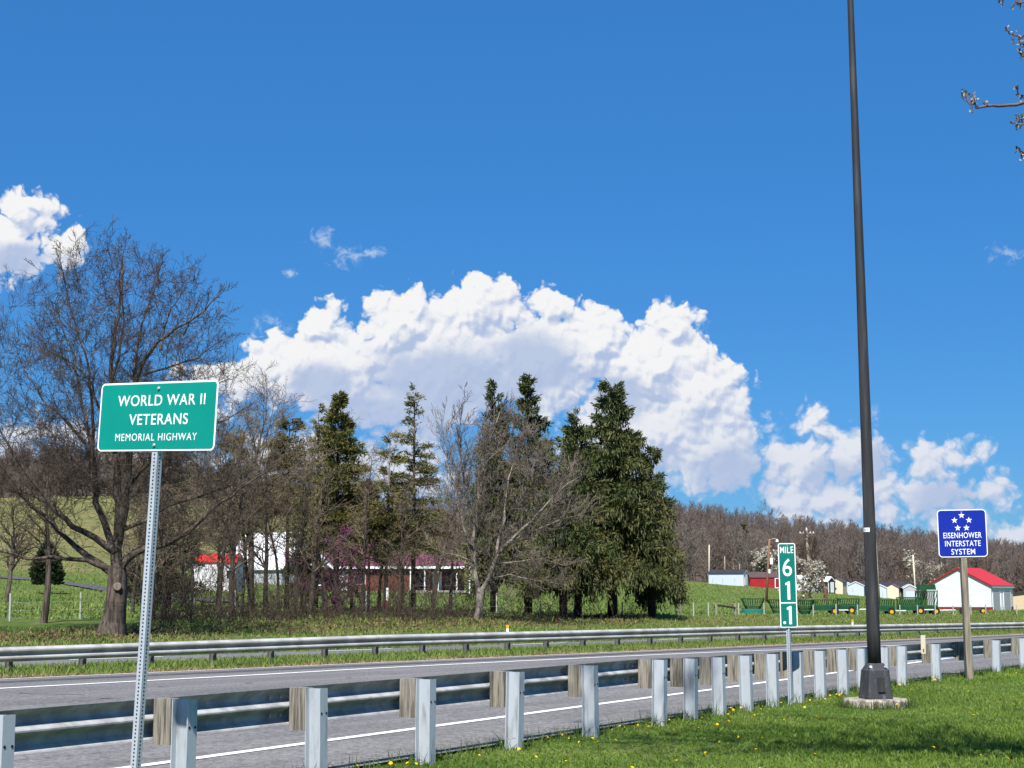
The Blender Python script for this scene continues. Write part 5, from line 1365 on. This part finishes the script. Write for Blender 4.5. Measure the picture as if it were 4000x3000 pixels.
# --- far wood, one mass
WOODG = mat('grey_wood_bark', (0.21, 0.18, 0.155), (0.12, 0.10, 0.088), 0.05, 0.95, island=True)
WOODR = mat('russet_wood_bark', (0.165, 0.12, 0.092), (0.10, 0.072, 0.058), 0.05, 0.95, island=True)
def wood_templates(n, seed, twigs):
    R = random.Random(seed); col = bpy.data.collections.new('bare_wood_trees')
    S = dict(n=(6, 4, 3, 2), wob=(0.05, .13, .18, .2), up=(.02, .10, .06, .03), kids=(twigs, 5, 3, 0), ang=((.4, .95), (.35, .8), (.4, .9), (0, 0)), ratio=(.36, .45, .5, 0), start=(.12, .1, .1, 0), rmin=.0028)
    for i in range(n):
        o = []; grow(o, (0, 0, 0), nrm((R.gauss(0, .05), R.gauss(0, .05), 1)), 1.0, .0125, 0, S, R)
        A = np.array([s_[:8] for s_ in o]); A[:, :6] /= A[:, 5].max()
        me = seg_mesh('bare_wood_tree', A, 3, False); me.materials.append((WOODM, WOODG, WOODM, WOODR)[i % 4])
        col.objects.link(bpy.data.objects.new('bare_wood_tree', me))
    return col
WT = wood_templates(8, 5, 24)
def wood(name, label, X, Y, H, seed):
    R = np.random.default_rng(seed); Z = ground(X, Y) - .3
    me = bpy.data.meshes.new(name); me.vertices.add(len(X)); me.vertices.foreach_set('co', np.stack([X, Y, Z], 1).astype(np.float32).ravel())
    for nm, v, tp in (('size', H, 'FLOAT'), ('turn', R.uniform(0, 6.28, len(X)), 'FLOAT'), ('pick', R.integers(0, 8, len(X)), 'INT')):
        at = me.attributes.new(nm, tp, 'POINT'); at.data.foreach_set('value', np.asarray(v, np.float32 if tp == 'FLOAT' else np.int32))
    o = obj(name, me, None, None, 'stuff'); o['label'] = label
    g = bpy.data.node_groups.new(name, 'GeometryNodeTree')
    g.interface.new_socket('Geometry', in_out='INPUT', socket_type='NodeSocketGeometry'); g.interface.new_socket('Geometry', in_out='OUTPUT', socket_type='NodeSocketGeometry')
    T = NT(g); gi = T.add('NodeGroupInput'); go = T.add('NodeGroupOutput')
    ci = T.add('GeometryNodeCollectionInfo'); ci.inputs[0].default_value = WT; ci.inputs[1].default_value = True; ci.inputs[2].default_value = True
    ip = T.add('GeometryNodeInstanceOnPoints')
    def na(n_, dt):
        a_ = T.add('GeometryNodeInputNamedAttribute', data_type=dt); a_.inputs[0].default_value = n_
        return [q for q in a_.outputs if q.enabled and q.name == 'Attribute'][0]
    cx_ = T.add('ShaderNodeCombineXYZ'); T.l.new(na('turn', 'FLOAT'), cx_.inputs[2])
    T.l.new(gi.outputs[0], ip.inputs['Points']); T.l.new(ci.outputs[0], ip.inputs['Instance']); ip.inputs['Pick Instance'].default_value = True
    T.l.new(na('pick', 'INT'), ip.inputs['Instance Index']); T.l.new(cx_.outputs[0], ip.inputs['Rotation']); T.l.new(na('size', 'FLOAT'), ip.inputs['Scale'])
    T.l.new(ip.outputs[0], go.inputs[0])
    md = o.modifiers.new('scatter', 'NODES'); md.node_group = g
    return o
R_ = np.random.default_rng(77)
n = 2600; Yw = R_.uniform(335 ** .5, 850 ** .5, n) ** 2; pw = R_.uniform(2380, 4400, n); Xw = (pw - CX) / 6551 * Yw
keep = ~((pw < 2600) & (Yw < 400)); Xw, Yw = Xw[keep], Yw[keep]
wood('ridge_wood', 'leafless grey brown wood covering the ridge behind the sheds', Xw, Yw, R_.uniform(7.5, 13.0, len(Xw)), 5)
n = 1100; Yw = R_.uniform(434, 560, n); pw = R_.uniform(-700, 2420, n); Xw = (pw - CX) / 6551 * Yw
Hw = np.interp(pw, [-700, 300, 600, 900, 1500, 2000, 2420], [14, 14, 12, 9, 9.5, 11, 12]) * R_.uniform(.6, 1.15, n)
wood('hilltop_wood', 'leafless wood along the crest of the grass hill behind the house', Xw, Yw, Hw, 6)

# --- brush and grass
def blades(name, X, Y, Zg, h, w, mt, seed, lean=0.35, kind='stuff', label=None, ygrow=None):
    R = np.random.default_rng(seed); N = len(X)
    a = R.uniform(0, 2 * math.pi, N); b = R.uniform(0, 2 * math.pi, N); l = np.abs(R.normal(0, lean, N))
    base = np.stack([X, Y, Zg - 0.01], 1)
    d = np.stack([np.cos(b) * l, np.sin(b) * l, np.ones(N)], 1)
    wv = np.stack([np.cos(a), np.sin(a), np.zeros(N)], 1) * (w / 2)[:, None]
    mid = base + d * (h * .55)[:, None]; tip = base + d * h[:, None] + np.stack([np.cos(b) * l * h * .5, np.sin(b) * l * h * .5, -h * .12 * l], 1)
    V = np.stack([base - wv, base + wv, mid + wv * .8, mid - wv * .8, tip], 1).reshape(-1, 3)
    i = np.arange(N)[:, None] * 5
    T3 = np.concatenate([i + [[0, 1, 2]], i + [[0, 2, 3]], i + [[3, 2, 4]]], 1).reshape(-1, 3)
    o = obj(name, fast_mesh(name, V, T3), mt, None, kind)
    if label: o['label'] = label
    return o
R_ = np.random.default_rng(21)
def sample_verge(n, y0=11.5, y1=46, p=1.0):
    Y = y0 + (y1 - y0) * R_.uniform(0, 1, n) ** 1.7; X = R_.uniform(-0.16, 0.37, n) * Y
    return X, Y
# lawn in front of the guardrail
X, Y = sample_verge(400000)
dn = near_d(X, Y); edge = 0.24 + 0.07 * np.sin(Y * 3.1) + 0.05 * np.sin(Y * 7.7 + X)
hold = (dn < edge) & (Y > 13.2) & (np.hypot(X - gl[0], Y - gl[1]) > 0.47)
X, Y = X[hold], Y[hold]
# clumps: pull blades together
cxn = np.round(X / 0.09) * 0.09; cyn = np.round(Y / 0.09) * 0.09
hsh = np.abs(np.sin(cxn * 127.1 + cyn * 311.7) * 43758.5) % 1
hsh2 = np.abs(np.sin(cxn * 269.5 + cyn * 183.3) * 23421.6) % 1
X = X + (cxn + (hsh - .5) * .09 - X) * .55; Y = Y + (cyn + (hsh2 - .5) * .09 - Y) * .55
h = (0.028 + 0.036 * hsh) * R_.uniform(.7, 1.25, len(X))
h *= 1 + 0.35 * np.sin(X * .8 + 1) * np.sin(Y * .6)
blades('lawn_grass', X, Y, ground(X, Y), h, R_.uniform(.005, .010, len(X)) * (1 + Y / 60), GRASSN, 22, .5, label='short sunlit lawn grass between the camera and the guardrail')
# long tufts at the pavement edge and round the posts
XX, YY = [], []
for i in range(1, len(NR) - 2):
    p, d, n_ = NR[i], NDIR[i], NNRM[i]
    L = np.linalg.norm(NR[i + 1] - p)
    m = int(70 * L)
    s = R_.uniform(0, L, m); o = R_.normal(0.12, .12, m)
    XX.append(p[0] + d[0] * s + n_[0] * o); YY.append(p[1] + d[1] * s + n_[1] * o)
    s = R_.normal(0, .12, 45); o = R_.normal(-.02, .12, 45); XX.append(p[0] + d[0] * s + n_[0] * o); YY.append(p[1] + d[1] * s + n_[1] * o)
X, Y = np.concatenate(XX), np.concatenate(YY)
blades('long_grass', X, Y, ground(X, Y), R_.uniform(.09, .21, len(X)), R_.uniform(.006, .012, len(X)), GRASSD, 23, .5, label='long grass tufts round the guardrail posts at the pavement edge')
a_ = R_.uniform(0, 2 * math.pi, 900); rr = R_.normal(.49, .05, 900); X = gl[0] + rr * np.cos(a_); Y = gl[1] + rr * np.sin(a_)
blades('long_grass', X, Y, ground(X, Y), R_.uniform(.07, .17, 900), R_.uniform(.006, .011, 900), GRASSD, 24, .45, label='long grass tufts around the concrete pad of the lamp pole')
# median strip
n = 62000; s = R_.uniform(-22, 70, n); q = R_.uniform(-2.65, 1.8, n); pts = FR0 + s[:, None] * FD + q[:, None] * FN
X, Y = pts[:, 0], pts[:, 1]; m = (q > -1.75 + .35 * np.sin(s * 1.3) + R_.normal(0, .25, n))
blades('median_grass', X[m], Y[m], ground(X[m], Y[m]), R_.uniform(.06, .19, m.sum()), R_.uniform(.014, .028, m.sum()), GRASSM, 25, .45, label='tufted grass of the median strip under the far guardrail')
m = ~m
blades('dead_grass', X[m], Y[m], ground(X[m], Y[m]), R_.uniform(.03, .10, m.sum()), R_.uniform(.014, .03, m.sum()), STRAW, 26, .8, label='straw coloured dead grass along the median edge of the road')
# bank beyond the second road
n = 70000; s = R_.uniform(-20, 105, n); q = 4.9 + 20 * R_.uniform(0, 1, n); pts = FR0 + s[:, None] * FD + q[:, None] * FN; X, Y = pts[:, 0], pts[:, 1]; px = CX + 6551 * X / Y
m = (px > -300) & (px < 4300); X, Y, q, px = X[m], Y[m], q[m], px[m]
lit_ = (np.sin(X * .7) * np.sin(Y * .45) * .35 + R_.uniform(0, 1, len(X))) < np.where((q > 16.5) & (px < 2560), .16, np.where(px > 2560, .20, .08))
blades('bank_grass', X[~lit_], Y[~lit_], ground(X[~lit_], Y[~lit_]), R_.uniform(.07, .2, (~lit_).sum()), R_.uniform(.02, .045, (~lit_).sum()), GRASSM, 27, .5, label='rough grass on the bank beyond the second road')
blades('dead_grass', X[lit_], Y[lit_], ground(X[lit_], Y[lit_]), R_.uniform(.05, .18, lit_.sum()), R_.uniform(.02, .045, lit_.sum()), STRAW, 28, .8, label='dead grass stalks scattered over the far bank')
# field grass behind the fence
n = 60000; Y = 76 + 200 * R_.uniform(0, 1, n) ** 1.4; pxf = R_.uniform(-150, 4150, n); X = (pxf - CX) / 6551 * Y
m = (qof(X, Y) > 24); X, Y = X[m], Y[m]
blades('field_grass', X, Y, ground(X, Y), R_.uniform(.05, .16, len(X)) * (1 + Y / 250), R_.uniform(.03, .06, len(X)) * (1 + Y / 150), GRASSM, 29, .5, label='pasture grass of the field behind the wire fence')
# fallen leaves
n = 9000; s = R_.uniform(-25, 45, n); q = R_.normal(19.0, 2.4, n); pts = FR0 + s[:, None] * FD + q[:, None] * FN; X, Y = pts[:, 0], pts[:, 1]
m = (CX + 6551 * X / Y < 2500) & (q > 8); X, Y = X[m], Y[m]
leaves('fallen_leaves', np.stack([X, Y, ground(X, Y) + .02], 1), .10, LITTER, None, np.random.default_rng(5), aspect=.8, up=.15, kind='stuff')['label'] = 'brown fallen leaves on the bank under the trees'
# brush under the tree belt
R = random.Random(9); segs = []
SBR = dict(n=(4, 3, 2), wob=(.18, .25, .25), up=(.0, .0, .0), kids=(3, 2, 0), ang=((.4, 1.0), (.4, 1.0), (0, 0)), ratio=(.5, .5, 0), start=(.2, .1, 0), rmin=.0085)
for i in range(1500):
    x = R.uniform(560, 1900) if R.random() < .8 else R.uniform(1900, 2560)
    Yc = np.interp(x, [560, 1900, 2560], [72, 84, 96]) + R.gauss(0, 2.2)
    g = GP(x, Yc); hh = abs(R.gauss(.28, .22)) + .12
    if R.random() < .20: hh += R.uniform(.5, 3.4)
    if x > 1920: hh *= .55
    grow(segs, tuple(g), nrm((R.gauss(0, .35), R.gauss(0, .35), 1)), hh, .014, 0, SBR, R)
for i in range(60):                                        # taller thin stems among the tree belt
    x = R.uniform(560, 1760); Yc = np.interp(x, [560, 1900], [74, 87]) + R.gauss(0, 3.0)
    grow(segs, tuple(GP(x, Yc)), nrm((R.gauss(0, .22), R.gauss(0, .22), 1)), abs(R.gauss(0, 1.2)) + 1.3, .016, 0, dict(SBR, n=(6, 4, 3), kids=(5, 3, 0), start=(.3, .1, 0)), R)
o = obj('brush', seg_mesh('brush', np.array([s[:8] for s in segs]), 3, False), BRUSHM, None, 'stuff'); o['label'] = 'tangled brown brush along the foot of the tree belt'

# dandelions in the lawn
fl = MB(); n = 9
fl.add([(0.019 * math.cos(2 * math.pi * k / n), 0.019 * math.sin(2 * math.pi * k / n), 0) for k in range(n)] + [(0.011 * math.cos(2 * math.pi * k / n), 0.011 * math.sin(2 * math.pi * k / n), .010) for k in range(n)] + [(0, 0, .012)],
       [(k, (k + 1) % n, n + (k + 1) % n, n + k) for k in range(n)] + [(n + k, n + (k + 1) % n, 2 * n) for k in range(n)] + [tuple(range(n - 1, -1, -1))])
fme = fl.mesh('dandelion'); fme.materials.append(YELLOW)
R = random.Random(4); cnt = 0
spots = []
while len(spots) < 125:
    if R.random() < .5:
        Y = R.uniform(13.5, 34); i = 0; d = -abs(R.gauss(0.05, .45)) + .15
        x0 = float(np.interp(Y, NR[:, 1], NR[:, 0])); X = x0 - d / -0.87 * -1 if False else x0 + (-d) * 1.15
    else:
        Y = 13.5 + 20 * R.random() ** 1.6; X = R.uniform(-.16, .33) * Y
    if float(near_d(X, Y)) > .2 or math.hypot(X - gl[0], Y - gl[1]) < .55: continue
    if X / Y > .33 or (X / Y > .2 and R.random() < .45): continue
    spots.append((X, Y))
for X, Y in spots:
    o = bpy.data.objects.new('dandelion', fme); COL.objects.link(o)
    o.location = (X, Y, gz(X, Y) + R.uniform(.055, .09)); o.rotation_euler = (R.uniform(.2, .9), R.uniform(-.4, .4), R.uniform(0, 6)); s = R.uniform(.5, 1.15); o.scale = (s, s, s)
    tag(o, 'yellow dandelion head in the short grass before the guardrail', 'flower', 'dandelions in the grass')

# --- budding tree whose twigs reach in from the right
Yb = 11.0
tb = np.array([5.2, 7.6, gz(5.2, 7.6)])
bt_ = thing('budding_tree', 'budding tree reaching in from the right edge with thin twigs', 'tree', tb)
R = random.Random(6); segs = []
for z0, z1 in zip(np.linspace(-.2, 13, 14)[:-1], np.linspace(-.2, 13, 14)[1:]):
    segs.append((0.05 * math.sin(z0), 0, z0, 0.05 * math.sin(z1), 0, z1, .26 - .016 * z0, .26 - .016 * z1, 0))
tips = []
def limb(pts, r0, r1):
    pts = [np.array(p, float) - tb for p in pts]; m = len(pts) - 1; Q = []
    for a, b in zip(pts[:-1], pts[1:]):
        for t in np.linspace(0, 1, 4)[:-1]: Q.append(a * (1 - t) + b * t + np.array([R.gauss(0, .008) for _ in range(3)]))
    Q.append(pts[-1])
    for i in range(len(Q) - 1):
        a = r0 + (r1 - r0) * i / (len(Q) - 1); b = r0 + (r1 - r0) * (i + 1) / (len(Q) - 1); segs.append((*Q[i], *Q[i + 1], a, b, 1))
    return Q
buds = []
def twig(px, r0=.018, r1=.003):
    pts = [tb + np.array([0, 0, px[0][1]])] if False else []
    w = [P(x, y, Yy) for x, y, Yy in px]
    s = np.array([tb[0], tb[1], w[0][2] - 0.5]); Q = limb([s, (s + w[0]) / 2 + np.array([0, 0, .15])] + w, r0, r1)
    return Q
def spur(Q, frac, L, up=1.0, bud=True):
    i = int(frac * (len(Q) - 1)); p = Q[i]; d = nrm((R.uniform(-.5, .3), R.uniform(-.4, .4), up)); q = p + np.array(d) * L
    segs.append((*p, *q, .006, .005, 1)); buds.append(q)
Q = twig([(4010, 400, 11.0), (3905, 415, 11.0), (3828, 423, 11.0), (3790, 408, 11.0), (3760, 382, 11.0)])
for f in (.62, .66, .70, .72, .75, .78, .81, .84, .87, .9, .93, 1.0): spur(Q, f, R.uniform(.02, .06))
spur(Q, .86, .06, -1); spur(Q, .8, .08)
for px in ([(4030, 130, 10.8), (3985, 138, 10.8), (3955, 135, 10.8), (3938, 122, 10.8)], [(4030, 190, 10.9), (3995, 175, 10.9), (3985, 165, 10.9)], [(4030, 210, 11.1), (4000, 222, 11.1), (3988, 208, 11.1)],
           [(4030, 390, 11.1), (3990, 372, 11.1), (3975, 350, 11.1)], [(4030, 460, 11.1), (3990, 468, 11.1), (3962, 472, 11.1)], [(4030, 500, 11.2), (3998, 490, 11.2), (3985, 488, 11.2)],
           [(4030, 600, 11.2), (3990, 596, 11.2), (3970, 572, 11.2)], [(4040, 0, 10.9), (3990, 12, 10.9), (3965, 10, 10.9)], [(4060, -40, 11), (3940, -20, 11), (3890, -2, 11)]):
    Q = twig(px, .012, .003)
    for f in (.8, .88, .94, 1.0): spur(Q, f, R.uniform(.015, .05), R.choice((1, 1, -.6)))
# higher boughs above the camera's view, which shade the lawn
SH = dict(n=(0, 7, 5, 4), wob=(0, .10, .16, .2), up=(0, .02, .02, .02), kids=(0, 9, 6, 0), ang=((0, 0), (.4, .9), (.4, .9), (0, 0)), ratio=(0, .45, .45, 0), start=(0, .2, .1, 0), rmin=.006)
for i in range(7):
    a = rad(R.uniform(88, 165)) if i < 5 else rad(R.uniform(-90, 80)); z = R.uniform(8.6, 12.6)
    grow(segs, (0, 0, z), nrm((math.cos(a), math.sin(a) * .8, R.uniform(.15, .45))), R.uniform(4.5, 6.8), .10, 1, SH, R, tips)
S = np.array([s[:8] for s in segs]); lv = np.array([s[8] for s in segs])
obj('trunk', seg_mesh('trunk', S[lv == 0], 10), BARK, bt_); obj('branches', seg_mesh('branches', S[lv > 0], 5), mat('twig_bark_red', (.16, .10, .085), (.10, .066, .06), 6.0, .8), bt_)
BUD = mat('opening_buds', (.36, .30, .13), (.30, .27, .22), 9, .7, island=True)
bp_ = np.array(buds); bp_ = np.repeat(bp_, 4, 0)
leaves('buds', bp_, .021, BUD, bt_, np.random.default_rng(3), aspect=.8, jitter=.008, kind='stuff')
tp = np.array([t[:3] for t in tips]); leaves('young_leaves', np.repeat(tp, 5, 0), .11, BUD, bt_, np.random.default_rng(4), aspect=.7, jitter=.09, kind='stuff')
